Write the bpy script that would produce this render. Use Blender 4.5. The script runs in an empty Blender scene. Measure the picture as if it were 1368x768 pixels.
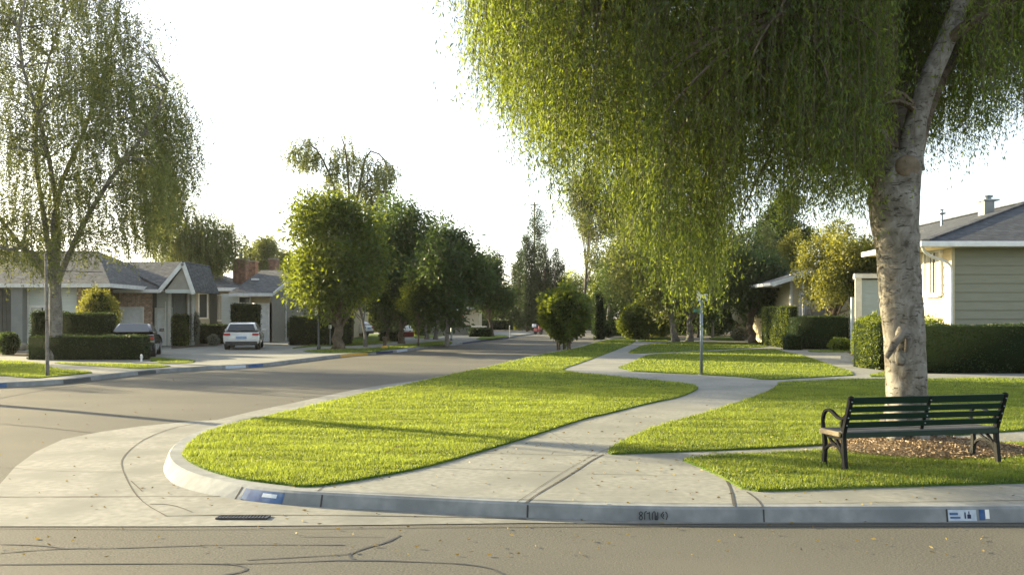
import bpy, bmesh, math, random
import numpy as np
from mathutils import Vector, noise as mnoise
R = math.radians
rng = np.random.default_rng(11)
random.seed(5)
S = bpy.context.scene
COL = S.collection
F, H, V0, U0 = 1150.0, 1.75, 425.0, 684.0
PAVE = 0.13                                   # height of pavements above the road


def gp(u, v, z=PAVE):                         # point of the ground at height z
    Y = F * (H - z) / (v - V0)
    return ((u - U0) * Y / F, Y)


def wp(u, v, Y):
    return ((u - U0) * Y / F, Y, H + (V0 - v) * Y / F)


def hx(u, Y): return (u - U0) * Y / F
def hz(v, Y): return H + (V0 - v) * Y / F


# ------------------------------------------------------------------ objects
def tag(o, label=None, cat=None, group=None, kind=None):
    if label: o['label'] = label
    if cat: o['category'] = cat
    if group: o['group'] = group
    if kind: o['kind'] = kind
    return o


def link(o, parent=None):
    COL.objects.link(o)
    if parent is not None:
        o.parent = parent
        o.location = -Vector(parent.location) if parent.get('abs') else Vector((0, 0, 0))
    return o


def thing(name, label, cat, loc=(0, 0, 0), rz=0, group=None):
    o = bpy.data.objects.new(name, None)
    o.empty_display_size = 0.2
    o.location = loc
    o.rotation_euler = (0, 0, rz)
    COL.objects.link(o)
    return tag(o, label, cat, group)


class MB:
    """collects faces; build() links them as one mesh object"""
    def __init__(s):
        s.v = []; s.f = []; s.m = []; s.cur = 0

    def add(s, vs, fs):
        b = len(s.v)
        s.v += [tuple(p) for p in vs]
        s.f += [tuple(i + b for i in f) for f in fs]
        s.m += [s.cur] * len(fs)
        return s

    def box(s, x0, x1, y0, y1, z0, z1):
        if x0 > x1: x0, x1 = x1, x0
        if y0 > y1: y0, y1 = y1, y0
        if z0 > z1: z0, z1 = z1, z0
        return s.add([(x0, y0, z0), (x1, y0, z0), (x1, y1, z0), (x0, y1, z0),
                      (x0, y0, z1), (x1, y0, z1), (x1, y1, z1), (x0, y1, z1)],
                     [(0, 3, 2, 1), (4, 5, 6, 7), (0, 1, 5, 4), (1, 2, 6, 5), (2, 3, 7, 6), (3, 0, 4, 7)])

    def hexa(s, p):                           # 4 bottom then 4 top points
        return s.add(p, [(0, 3, 2, 1), (4, 5, 6, 7), (0, 1, 5, 4), (1, 2, 6, 5), (2, 3, 7, 6), (3, 0, 4, 7)])

    def beam(s, a, b, w, h, up=(0, 0, 1)):
        a = Vector(a); b = Vector(b); d = (b - a).normalized()
        sd = d.cross(Vector(up))
        if sd.length < 1e-4: sd = Vector((1, 0, 0))
        sd.normalize(); u2 = sd.cross(d).normalized()
        sd *= w / 2; u2 *= h / 2
        return s.hexa([a - sd - u2, a + sd - u2, b + sd - u2, b - sd - u2,
                       a - sd + u2, a + sd + u2, b + sd + u2, b - sd + u2])

    def slab(s, poly, thick):                 # flat polygon given in 3D, given thickness along its normal
        n = Vector((0, 0, 0)); P = [Vector(p) for p in poly]
        for i in range(len(P)):
            n += P[i].cross(P[(i + 1) % len(P)])
        n.normalize()
        Q = [p - n * thick for p in P]; k = len(P)
        return s.add(P + Q, [tuple(range(k)), tuple(range(2 * k - 1, k - 1, -1))] +
                     [(i, i + k, (i + 1) % k + k, (i + 1) % k) for i in range(k)])

    def tube(s, path, rad, n=8, cap=True, rough=0.0, seed=0.0):
        P = [Vector(p) for p in path]
        if not hasattr(rad, '__len__'): rad = [rad] * len(P)
        if len(rad) != len(P): rad = list(np.interp(np.linspace(0, 1, len(P)), np.linspace(0, 1, len(rad)), rad))
        vs = []; prev = None
        for i, p in enumerate(P):
            d = (P[min(i + 1, len(P) - 1)] - P[max(i - 1, 0)]).normalized()
            if prev is None:
                a = d.orthogonal().normalized()
            else:
                a = (prev - d * prev.dot(d)).normalized()
            prev = a; b = d.cross(a)
            for j in range(n):
                t = 2 * math.pi * j / n
                r = rad[i]
                if rough:
                    q = Vector((math.cos(t) * 1.3 + seed, math.sin(t) * 1.3, p.z * 1.4))
                    r *= 1 + rough * (mnoise.noise(q) + .45 * mnoise.noise(q * 3.1))
                vs.append(p + (a * math.cos(t) + b * math.sin(t)) * r)
        fs = []
        for i in range(len(P) - 1):
            for j in range(n):
                k = (j + 1) % n
                fs.append((i * n + j, i * n + k, (i + 1) * n + k, (i + 1) * n + j))
        if cap:
            fs.append(tuple(range(n - 1, -1, -1)))
            fs.append(tuple(range((len(P) - 1) * n, len(P) * n)))
        return s.add(vs, fs)

    def lathe(s, prof, c, n=12):              # prof: (r, z) from bottom to top
        vs = []
        for r, z in prof:
            for j in range(n):
                t = 2 * math.pi * j / n
                vs.append((c[0] + r * math.cos(t), c[1] + r * math.sin(t), c[2] + z))
        fs = [(i * n + j, i * n + (j + 1) % n, (i + 1) * n + (j + 1) % n, (i + 1) * n + j)
              for i in range(len(prof) - 1) for j in range(n)]
        fs += [tuple(range(n - 1, -1, -1)), tuple(range((len(prof) - 1) * n, len(prof) * n))]
        return s.add(vs, fs)

    def build(s, name, mats, parent=None, smooth=False, bevel=0.0):
        me = bpy.data.meshes.new(name)
        me.from_pydata(s.v, [], s.f)
        if not isinstance(mats, (list, tuple)): mats = [mats]
        for m in mats: me.materials.append(m)
        if len(mats) > 1: me.polygons.foreach_set('material_index', s.m)
        if smooth: me.polygons.foreach_set('use_smooth', [True] * len(s.f))
        me.update()
        bm = bmesh.new(); bm.from_mesh(me)
        bmesh.ops.recalc_face_normals(bm, faces=bm.faces)
        bm.to_mesh(me); bm.free()
        o = bpy.data.objects.new(name, me)
        COL.objects.link(o)
        if parent is not None: o.parent = parent
        if bevel:
            b = o.modifiers.new('bevel', 'BEVEL'); b.width = bevel; b.segments = 2; b.limit_method = 'ANGLE'
        return o


# ------------------------------------------------------------------ materials
def new_mat(name):
    m = bpy.data.materials.new(name); m.use_nodes = True
    nt = m.node_tree; nt.nodes.clear()
    out = nt.nodes.new('ShaderNodeOutputMaterial')
    return m, nt, out


def N(nt, typ, **kw):
    n = nt.nodes.new(typ)
    for k, v in kw.items():
        if k in n.inputs.keys() if isinstance(k, str) else False:
            n.inputs[k].default_value = v
        else:
            setattr(n, k, v)
    return n


def c4(c): return (c[0], c[1], c[2], 1)


def ramp(nt, stops):
    r = nt.nodes.new('ShaderNodeValToRGB'); e = r.color_ramp.elements
    while len(e) < len(stops): e.new(.5)
    for i, (p, c) in enumerate(stops):
        e[i].position = p; e[i].color = c4(c)
    return r


def noisy(name, c1, c2, scale=3, rough=.8, bump=0.0, bscale=60, detail=6, c3=None, scale2=.35, stretch=None, spec=.3, bdist=.01):
    """matt surface of mixed tones: fine noise c1..c2, broad patches towards c3"""
    m, nt, out = new_mat(name)
    tc = N(nt, 'ShaderNodeTexCoord')
    src = tc.outputs['Object']
    if stretch:
        mp = nt.nodes.new('ShaderNodeMapping'); mp.inputs['Scale'].default_value = stretch
        nt.links.new(src, mp.inputs[0]); src = mp.outputs[0]
    n1 = nt.nodes.new('ShaderNodeTexNoise'); n1.inputs['Scale'].default_value = scale; n1.inputs['Detail'].default_value = detail
    nt.links.new(src, n1.inputs[0])
    rp = ramp(nt, [(.3, c1), (.7, c2)]); nt.links.new(n1.outputs[0], rp.inputs[0])
    col = rp.outputs[0]
    if c3:
        n2 = nt.nodes.new('ShaderNodeTexNoise'); n2.inputs['Scale'].default_value = scale2; n2.inputs['Detail'].default_value = 5
        nt.links.new(src, n2.inputs[0])
        r2 = ramp(nt, [(.42, (0, 0, 0)), (.66, (1, 1, 1))]); nt.links.new(n2.outputs[0], r2.inputs[0])
        mx = nt.nodes.new('ShaderNodeMix'); mx.data_type = 'RGBA'
        nt.links.new(r2.outputs[0], mx.inputs[0]); nt.links.new(col, mx.inputs[6]); mx.inputs[7].default_value = c4(c3)
        col = mx.outputs[2]
    b = nt.nodes.new('ShaderNodeBsdfPrincipled'); b.inputs['Roughness'].default_value = rough
    b.inputs['Specular IOR Level'].default_value = spec
    nt.links.new(col, b.inputs['Base Color'])
    if bump:
        n3 = nt.nodes.new('ShaderNodeTexNoise'); n3.inputs['Scale'].default_value = bscale; n3.inputs['Detail'].default_value = 4
        nt.links.new(src, n3.inputs[0])
        bp = nt.nodes.new('ShaderNodeBump'); bp.inputs['Strength'].default_value = bump; bp.inputs['Distance'].default_value = bdist
        nt.links.new(n3.outputs[0], bp.inputs['Height']); nt.links.new(bp.outputs[0], b.inputs['Normal'])
    nt.links.new(b.outputs[0], out.inputs[0])
    return m


def plain(name, c, rough=.5, metal=0.0, spec=.5, coat=0.0):
    m, nt, out = new_mat(name)
    tc = N(nt, 'ShaderNodeTexCoord')
    n1 = nt.nodes.new('ShaderNodeTexNoise'); n1.inputs['Scale'].default_value = 4; n1.inputs['Detail'].default_value = 5
    nt.links.new(tc.outputs['Object'], n1.inputs[0])
    rp = ramp(nt, [(.3, [x * .86 for x in c]), (.7, [min(1, x * 1.06) for x in c])]); nt.links.new(n1.outputs[0], rp.inputs[0])
    b = nt.nodes.new('ShaderNodeBsdfPrincipled')
    nt.links.new(rp.outputs[0], b.inputs['Base Color'])
    b.inputs['Roughness'].default_value = rough; b.inputs['Metallic'].default_value = metal
    b.inputs['Specular IOR Level'].default_value = spec; b.inputs['Coat Weight'].default_value = coat
    nt.links.new(b.outputs[0], out.inputs[0])
    return m


def leafy(name, dark, light, trans, tw=.45):
    """leaves: per leaf tint between dark and light, light passing through"""
    m, nt, out = new_mat(name)
    at = nt.nodes.new('ShaderNodeAttribute'); at.attribute_name = 'tint'
    rp = ramp(nt, [(0, dark), (1, light)]); nt.links.new(at.outputs['Fac'], rp.inputs[0])
    rt = ramp(nt, [(0, [x * .55 for x in trans]), (1, [x * 1.25 for x in trans])]); nt.links.new(at.outputs['Fac'], rt.inputs[0])
    d = nt.nodes.new('ShaderNodeBsdfDiffuse'); nt.links.new(rp.outputs[0], d.inputs[0])
    t = nt.nodes.new('ShaderNodeBsdfTranslucent'); nt.links.new(rt.outputs[0], t.inputs[0])
    mx = nt.nodes.new('ShaderNodeMixShader'); mx.inputs[0].default_value = tw
    nt.links.new(d.outputs[0], mx.inputs[1]); nt.links.new(t.outputs[0], mx.inputs[2])
    g = nt.nodes.new('ShaderNodeBsdfGlossy'); g.inputs['Roughness'].default_value = .45; g.inputs[0].default_value = (1, 1, 1, 1)
    m2 = nt.nodes.new('ShaderNodeMixShader'); m2.inputs[0].default_value = .025
    nt.links.new(mx.outputs[0], m2.inputs[1]); nt.links.new(g.outputs[0], m2.inputs[2])
    nt.links.new(m2.outputs[0], out.inputs[0])
    return m


def coursed(name, c1, c2, mortar, bw, bh, ms, rough=.85, axis='xz', bump=.5, msm=.1, var=None):
    """bricks / shingles laid in courses by height"""
    m, nt, out = new_mat(name)
    tc = N(nt, 'ShaderNodeTexCoord'); sp = nt.nodes.new('ShaderNodeSeparateXYZ'); cb = nt.nodes.new('ShaderNodeCombineXYZ')
    nt.links.new(tc.outputs['Object'], sp.inputs[0])
    ad = nt.nodes.new('ShaderNodeMath'); ad.operation = 'ADD'
    nt.links.new(sp.outputs[0], ad.inputs[0]); nt.links.new(sp.outputs[1], ad.inputs[1])
    nt.links.new(ad.outputs[0], cb.inputs[0]); nt.links.new(sp.outputs[2], cb.inputs[1])
    br = nt.nodes.new('ShaderNodeTexBrick'); nt.links.new(cb.outputs[0], br.inputs[0])
    br.inputs['Color1'].default_value = c4(c1); br.inputs['Color2'].default_value = c4(c2); br.inputs['Mortar'].default_value = c4(mortar)
    br.inputs['Scale'].default_value = 1; br.inputs['Brick Width'].default_value = bw; br.inputs['Row Height'].default_value = bh
    br.inputs['Mortar Size'].default_value = ms; br.inputs['Mortar Smooth'].default_value = msm
    n1 = nt.nodes.new('ShaderNodeTexNoise'); n1.inputs['Scale'].default_value = 5; n1.inputs['Detail'].default_value = 8
    nt.links.new(tc.outputs['Object'], n1.inputs[0])
    rp = ramp(nt, [(.3, (.55, .55, .55)), (.7, (1.3, 1.25, 1.2))]); nt.links.new(n1.outputs[0], rp.inputs[0])
    mx = nt.nodes.new('ShaderNodeMix'); mx.data_type = 'RGBA'; mx.blend_type = 'MULTIPLY'; mx.inputs[0].default_value = 1
    nt.links.new(br.outputs[0], mx.inputs[6]); nt.links.new(rp.outputs[0], mx.inputs[7])
    b = nt.nodes.new('ShaderNodeBsdfPrincipled'); b.inputs['Roughness'].default_value = rough; b.inputs['Specular IOR Level'].default_value = .25
    nt.links.new(mx.outputs[2], b.inputs['Base Color'])
    bp = nt.nodes.new('ShaderNodeBump'); bp.inputs['Strength'].default_value = bump; bp.inputs['Distance'].default_value = .01; bp.invert = True
    nt.links.new(br.outputs['Fac'], bp.inputs['Height']); nt.links.new(bp.outputs[0], b.inputs['Normal'])
    nt.links.new(b.outputs[0], out.inputs[0])
    return m


def bark_mat(name, c1, c2, c3, sc=1.0):
    m, nt, out = new_mat(name)
    tc = N(nt, 'ShaderNodeTexCoord')
    mp = nt.nodes.new('ShaderNodeMapping'); mp.inputs['Scale'].default_value = (7 * sc, 7 * sc, 5 * sc)
    nt.links.new(tc.outputs['Object'], mp.inputs[0])
    n1 = nt.nodes.new('ShaderNodeTexNoise'); n1.inputs['Scale'].default_value = 1; n1.inputs['Detail'].default_value = 8; n1.inputs['Roughness'].default_value = .65
    n1.inputs['Distortion'].default_value = .6
    nt.links.new(mp.outputs[0], n1.inputs[0])
    mp2 = nt.nodes.new('ShaderNodeMapping'); mp2.inputs['Scale'].default_value = (9 * sc, 9 * sc, 30 * sc)
    nt.links.new(tc.outputs['Object'], mp2.inputs[0])
    n2 = nt.nodes.new('ShaderNodeTexNoise'); n2.inputs['Scale'].default_value = 1; n2.inputs['Detail'].default_value = 6; n2.inputs['Distortion'].default_value = 1.2
    nt.links.new(mp2.outputs[0], n2.inputs[0])
    rp = ramp(nt, [(.32, c1), (.5, c2), (.68, c3)]); nt.links.new(n1.outputs[0], rp.inputs[0])
    r2 = ramp(nt, [(.33, (.4, .37, .34)), (.42, (1, 1, 1))]); nt.links.new(n2.outputs[0], r2.inputs[0])
    mx = nt.nodes.new('ShaderNodeMix'); mx.data_type = 'RGBA'; mx.blend_type = 'MULTIPLY'; mx.inputs[0].default_value = 1
    nt.links.new(rp.outputs[0], mx.inputs[6]); nt.links.new(r2.outputs[0], mx.inputs[7])
    b = nt.nodes.new('ShaderNodeBsdfPrincipled'); b.inputs['Roughness'].default_value = .9; b.inputs['Specular IOR Level'].default_value = .15
    nt.links.new(mx.outputs[2], b.inputs['Base Color'])
    ad = nt.nodes.new('ShaderNodeMath'); nt.links.new(n1.outputs[0], ad.inputs[0]); nt.links.new(r2.outputs[0], ad.inputs[1])
    bp = nt.nodes.new('ShaderNodeBump'); bp.inputs['Strength'].default_value = .7; bp.inputs['Distance'].default_value = .025
    nt.links.new(ad.outputs[0], bp.inputs['Height']); nt.links.new(bp.outputs[0], b.inputs['Normal'])
    nt.links.new(b.outputs[0], out.inputs[0])
    return m


def glass_mat(name, c=(.05, .06, .07)):
    m, nt, out = new_mat(name)
    b = nt.nodes.new('ShaderNodeBsdfPrincipled'); b.inputs['Base Color'].default_value = c4(c)
    b.inputs['Roughness'].default_value = .06; b.inputs['Specular IOR Level'].default_value = .8
    nt.links.new(b.outputs[0], out.inputs[0])
    return m


M = {}
M['asphalt'] = noisy('asphalt', (.045, .046, .040), (.175, .168, .138), scale=75, rough=.85, bump=.8, bscale=110, c3=(.135, .128, .104), scale2=.30, bdist=.008, stretch=(.7, 1.6, 1), spec=.25)
M['patch'] = noisy('crack_seal', (.035, .036, .036), (.06, .06, .058), scale=30, rough=.6)
M['concrete'] = noisy('concrete', (.20, .203, .182), (.29, .29, .256), scale=14, rough=.85, bump=.25, bscale=120, c3=(.185, .19, .168), scale2=.9, bdist=.004)
M['kerb'] = noisy('kerb_concrete', (.20, .215, .215), (.28, .295, .292), scale=9, rough=.85, bump=.3, bscale=70, c3=(.16, .175, .178), scale2=2.2, bdist=.005)
M['gutter'] = noisy('gutter_concrete', (.19, .192, .172), (.285, .283, .25), scale=11, rough=.85, bump=.25, bscale=100, c3=(.17, .173, .155), scale2=1.3, bdist=.004)
M['joint'] = plain('joint_dirt', (.05, .047, .04), .95)
M['soil'] = noisy('soil', (.05, .038, .025), (.10, .075, .05), scale=20, rough=.95, bump=.6, bscale=40)
M['mulch'] = noisy('mulch', (.17, .125, .08), (.32, .25, .165), scale=35, rough=.95, bump=.8, bscale=60, bdist=.02)
M['lawn'] = noisy('lawn_turf', (.03, .07, .010), (.09, .15, .022), scale=26, rough=.95, bump=1, bscale=30, c3=(.12, .16, .03), scale2=.5, bdist=.05, spec=.1)
M['earth'] = noisy('earth', (.06, .075, .03), (.10, .11, .05), scale=.5, rough=.95)
M['blue_paint'] = noisy('blue_kerb_paint', (.012, .05, .16), (.035, .10, .25), scale=14, rough=.7, c3=(.07, .13, .24), scale2=6)
M['navy_paint'] = noisy('navy_kerb_paint', (.012, .02, .06), (.03, .04, .1), scale=14, rough=.7)
M['pale_paint'] = noisy('pale_kerb_paint', (.35, .42, .50), (.5, .56, .62), scale=20, rough=.7)
M['yellow_paint'] = noisy('yellow_kerb_paint', (.5, .28, .04), (.6, .36, .07), scale=8, rough=.7)
M['black_paint'] = plain('black_stencil', (.02, .025, .03), .7)
M['iron'] = plain('cast_iron', (.035, .035, .033), .45, .6)
M['bench_iron'] = plain('bench_iron', (.005, .006, .006), .6, .0, spec=.2)
M['bench_green'] = noisy('bench_green_paint', (.005, .019, .013), (.009, .032, .021), scale=14, rough=.42, stretch=(1, 12, 12), bump=.15, bscale=30)
M['bench_seat'] = noisy('worn_seat_timber', (.10, .10, .09), (.19, .185, .165), scale=8, rough=.6, stretch=(1, 14, 14), bump=.3, bscale=25)
M['bench_end'] = noisy('bare_timber_end', (.25, .19, .11), (.35, .28, .17), scale=14, rough=.6)
M['bark_pale'] = bark_mat('pale_bark', (.085, .075, .058), (.19, .176, .15), (.29, .28, .25))
M['bark'] = bark_mat('brown_bark', (.06, .045, .032), (.12, .095, .07), (.19, .155, .12), .7)
M['bark_grey'] = bark_mat('grey_bark', (.10, .09, .08), (.19, .175, .155), (.28, .26, .235), .7)
M['twig'] = plain('twig', (.09, .07, .04), .9)
M['cut'] = noisy('pruning_cut', (.10, .075, .05), (.2, .16, .11), scale=12, rough=.9, bump=.5, bscale=20)
M['cut_pale'] = noisy('pale_cut', (.38, .35, .25), (.5, .46, .34), scale=6, rough=.9)
M['willow'] = leafy('willow_leaves', (.016, .042, .007), (.085, .13, .017), (.28, .345, .03), .48)
M['birch'] = leafy('grey_green_leaves', (.045, .07, .02), (.12, .145, .04), (.24, .27, .06), .45)
M['broad'] = leafy('broad_leaves', (.02, .05, .010), (.08, .12, .018), (.25, .30, .025), .42)
M['dark'] = leafy('dark_leaves', (.014, .036, .012), (.045, .08, .02), (.12, .18, .03), .38)
M['bright'] = leafy('bright_leaves', (.045, .085, .012), (.14, .19, .022), (.34, .40, .03), .45)
M['gold'] = leafy('golden_leaves', (.05, .07, .014), (.16, .17, .03), (.38, .37, .05), .45)
M['hedge'] = leafy('hedge_leaves', (.010, .026, .009), (.035, .062, .018), (.06, .10, .018), .3)
M['hedge_light'] = leafy('light_hedge_leaves', (.035, .065, .01), (.12, .155, .02), (.25, .30, .03), .38)
M['silver'] = leafy('silver_leaves', (.12, .14, .11), (.26, .28, .24), (.2, .22, .15), .3)
M['flower'] = leafy('white_flowers', (.35, .35, .32), (.7, .7, .66), (.3, .3, .25), .3)
M['grass'] = leafy('grass_blades', (.026, .068, .012), (.155, .215, .028), (.36, .43, .05), .5)
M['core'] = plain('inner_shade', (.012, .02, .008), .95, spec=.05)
M['shingle'] = coursed('grey_shingles', (.10, .11, .12), (.155, .165, .175), (.05, .055, .06), .34, .085, .012, bump=.6, msm=.5)
M['shingle_near'] = coursed('slate_shingles', (.062, .07, .08), (.10, .11, .122), (.03, .034, .04), .32, .06, .009, bump=.8, msm=.5)
M['brick'] = coursed('red_brown_brick', (.33, .17, .11), (.46, .30, .21), (.46, .42, .36), .24, .085, .014)
M['brick_chim'] = coursed('dark_red_brick', (.20, .085, .06), (.27, .13, .09), (.25, .21, .17), .24, .085, .014)
M['sage'] = noisy('sage_siding', (.25, .245, .18), (.28, .275, .205), scale=2, rough=.7, stretch=(1, 1, 6))
M['cream'] = noisy('cream_siding', (.55, .47, .30), (.62, .54, .36), scale=2, rough=.7, stretch=(1, 1, 6))
M['ltgrey'] = noisy('pale_grey_siding', (.56, .60, .57), (.64, .68, .65), scale=2, rough=.7, stretch=(1, 1, 6))
M['dkgrey'] = noisy('dark_grey_boards', (.075, .08, .075), (.10, .105, .10), scale=3, rough=.7)
M['midgrey'] = noisy('grey_render', (.22, .235, .235), (.26, .275, .27), scale=3, rough=.8)
M['beige'] = noisy('greige_render', (.33, .315, .27), (.39, .37, .32), scale=3, rough=.8)
M['tan'] = noisy('tan_siding', (.48, .40, .27), (.55, .47, .33), scale=3, rough=.8)
M['paleblue'] = noisy('pale_blue_siding', (.34, .43, .50), (.40, .49, .57), scale=2, rough=.6, stretch=(1, 1, 6))
M['white'] = plain('white_trim', (.80, .80, .77), .5)
M['door'] = plain('white_garage_door', (.84, .86, .86), .5)
M['glass'] = glass_mat('window_glass')
M['curtain'] = noisy('curtain', (.45, .45, .42), (.62, .61, .56), scale=6, rough=.9, stretch=(6, 6, .3))
M['galv'] = plain('galvanised_steel', (.22, .26, .28), .45, .6)
M['darkpost'] = plain('dark_post', (.06, .07, .075), .5, .4)
M['stone'] = noisy('stones', (.2, .18, .15), (.34, .3, .25), scale=9, rough=.9, bump=.6, bscale=12)
M['terracotta'] = plain('terracotta', (.42, .2, .13), .8)
M['car_white'] = plain('white_car_paint', (.72, .72, .71), .22, coat=.8)
M['car_red'] = plain('dark_red_car_paint', (.16, .02, .02), .25, coat=.8)
M['car_dark'] = plain('black_car_paint', (.02, .021, .023), .2, coat=.8)
M['tyre'] = plain('tyre_rubber', (.02, .02, .02), .85)
M['rim'] = plain('alloy_rim', (.35, .35, .36), .35, .8)
M['lamp_red'] = plain('red_lamp', (.45, .02, .02), .25)
M['plastic'] = plain('black_plastic', (.03, .03, .032), .6)
M['plate'] = plain('plate_blue_white', (.25, .38, .62), .5)
M['rubber_red'] = plain('red_plastic', (.28, .03, .03), .4)
# ------------------------------------------------------------------ leaves, trees, bushes, hedges
def unit(a): return a / np.maximum(np.linalg.norm(a, axis=1, keepdims=True), 1e-9)


def leaf_arrays(c, d, L, W, tint):
    n = len(c)
    L = np.broadcast_to(L, (n,))[:, None]; W = np.broadcast_to(W, (n,))[:, None]
    s = unit(np.cross(d, rng.normal(size=(n, 3))))
    nn = np.cross(d, s)
    v = np.empty((n, 4, 3), np.float32)
    v[:, 0] = c
    v[:, 1] = c + d * L * .5 + s * W * .5 + nn * W * .12
    v[:, 2] = c + d * L
    v[:, 3] = c + d * L * .5 - s * W * .5 + nn * W * .12
    return v, np.asarray(tint, np.float32)


def quads_obj(name, parts, mat, parent=None, extra=None, extra_mat=None):
    """one mesh of many leaves (plus an optional solid MB)"""
    v = np.concatenate([p[0] for p in parts]).reshape(-1, 3)
    t = np.concatenate([p[1] for p in parts])
    nq = len(t)
    ev = np.zeros((0, 3)); ef = []
    if extra is not None:
        ev = np.array([tuple(x) for x in extra.v], np.float32); ef = extra.f
    me = bpy.data.meshes.new(name)
    allv = np.concatenate([v, ev]).astype(np.float32)
    me.vertices.add(len(allv)); me.vertices.foreach_set('co', allv.ravel())
    loops = [np.arange(nq * 4, dtype=np.int32)]; tot = [np.full(nq, 4, np.int32)]
    if ef:
        loops.append(np.array([i + nq * 4 for f in ef for i in f], np.int32))
        tot.append(np.array([len(f) for f in ef], np.int32))
    loops = np.concatenate(loops); tot = np.concatenate(tot)
    st = np.concatenate([[0], np.cumsum(tot)[:-1]]).astype(np.int32)
    me.loops.add(len(loops)); me.loops.foreach_set('vertex_index', loops)
    me.polygons.add(len(tot)); me.polygons.foreach_set('loop_start', st)
    me.materials.append(mat)
    if extra is not None:
        me.materials.append(extra_mat or M['core'])
        mi = np.zeros(len(tot), np.int32); mi[nq:] = 1
        me.polygons.foreach_set('material_index', mi)
    at = me.attributes.new('tint', 'FLOAT', 'FACE')
    tt = np.zeros(len(tot), np.float32); tt[:nq] = t; at.data.foreach_set('value', tt)
    me.update(calc_edges=True); me.validate()
    o = bpy.data.objects.new(name, me); COL.objects.link(o)
    if parent is not None: o.parent = parent
    return o


def bez(a, b, c, n=8):
    a, b, c = Vector(a), Vector(b), Vector(c)
    return [a * (1 - t) ** 2 + b * 2 * t * (1 - t) + c * t * t for t in [i / (n - 1) for i in range(n)]]


def wobble(path, amp, seed):
    out = []
    for i, p in enumerate(path):
        k = min(1, i / 2)
        out.append(Vector(p) + Vector((mnoise.noise(Vector((i * .7, seed, 0))), mnoise.noise(Vector((i * .7, seed, 9))), 0)) * amp * k)
    return out


def lerp(a, b, t): return a + (b - a) * t


def clump_leaves(centers, radii, n, L, W, droop=.2, tbase=None, tvar=.35, shell=.55):
    """n leaves spread over ellipsoidal clumps, in small sprigs"""
    centers = np.asarray(centers, float); radii = np.asarray(radii, float)
    k = len(centers)
    w = (radii ** 2).mean(axis=1) if radii.ndim == 2 else radii ** 2
    w = w / w.sum()
    ns = max(n // 7, 1)
    idx = rng.choice(k, ns, p=w)
    dirs = unit(rng.normal(size=(ns, 3)))
    r = shell + (1.08 - shell) * rng.random(ns) ** .7
    rr = radii[idx] if radii.ndim == 2 else radii[idx][:, None]
    sp = centers[idx] + dirs * r[:, None] * rr                       # sprig centres
    st = (tbase[idx] if tbase is not None else .5) + rng.normal(size=ns) * .16
    li = np.repeat(np.arange(ns), 7)
    m = len(li)
    c = sp[li] + rng.normal(size=(m, 3)) * L * 1.1
    d = unit(dirs[li] * .6 + rng.normal(size=(m, 3)) * .8 + np.array([0, 0, -droop]))
    t = np.clip(st[li] + rng.normal(size=m) * tvar * .5, 0, 1)
    sz = rng.uniform(.65, 1.25, m)
    return leaf_arrays(c, d, L * sz, W * sz, t)


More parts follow.
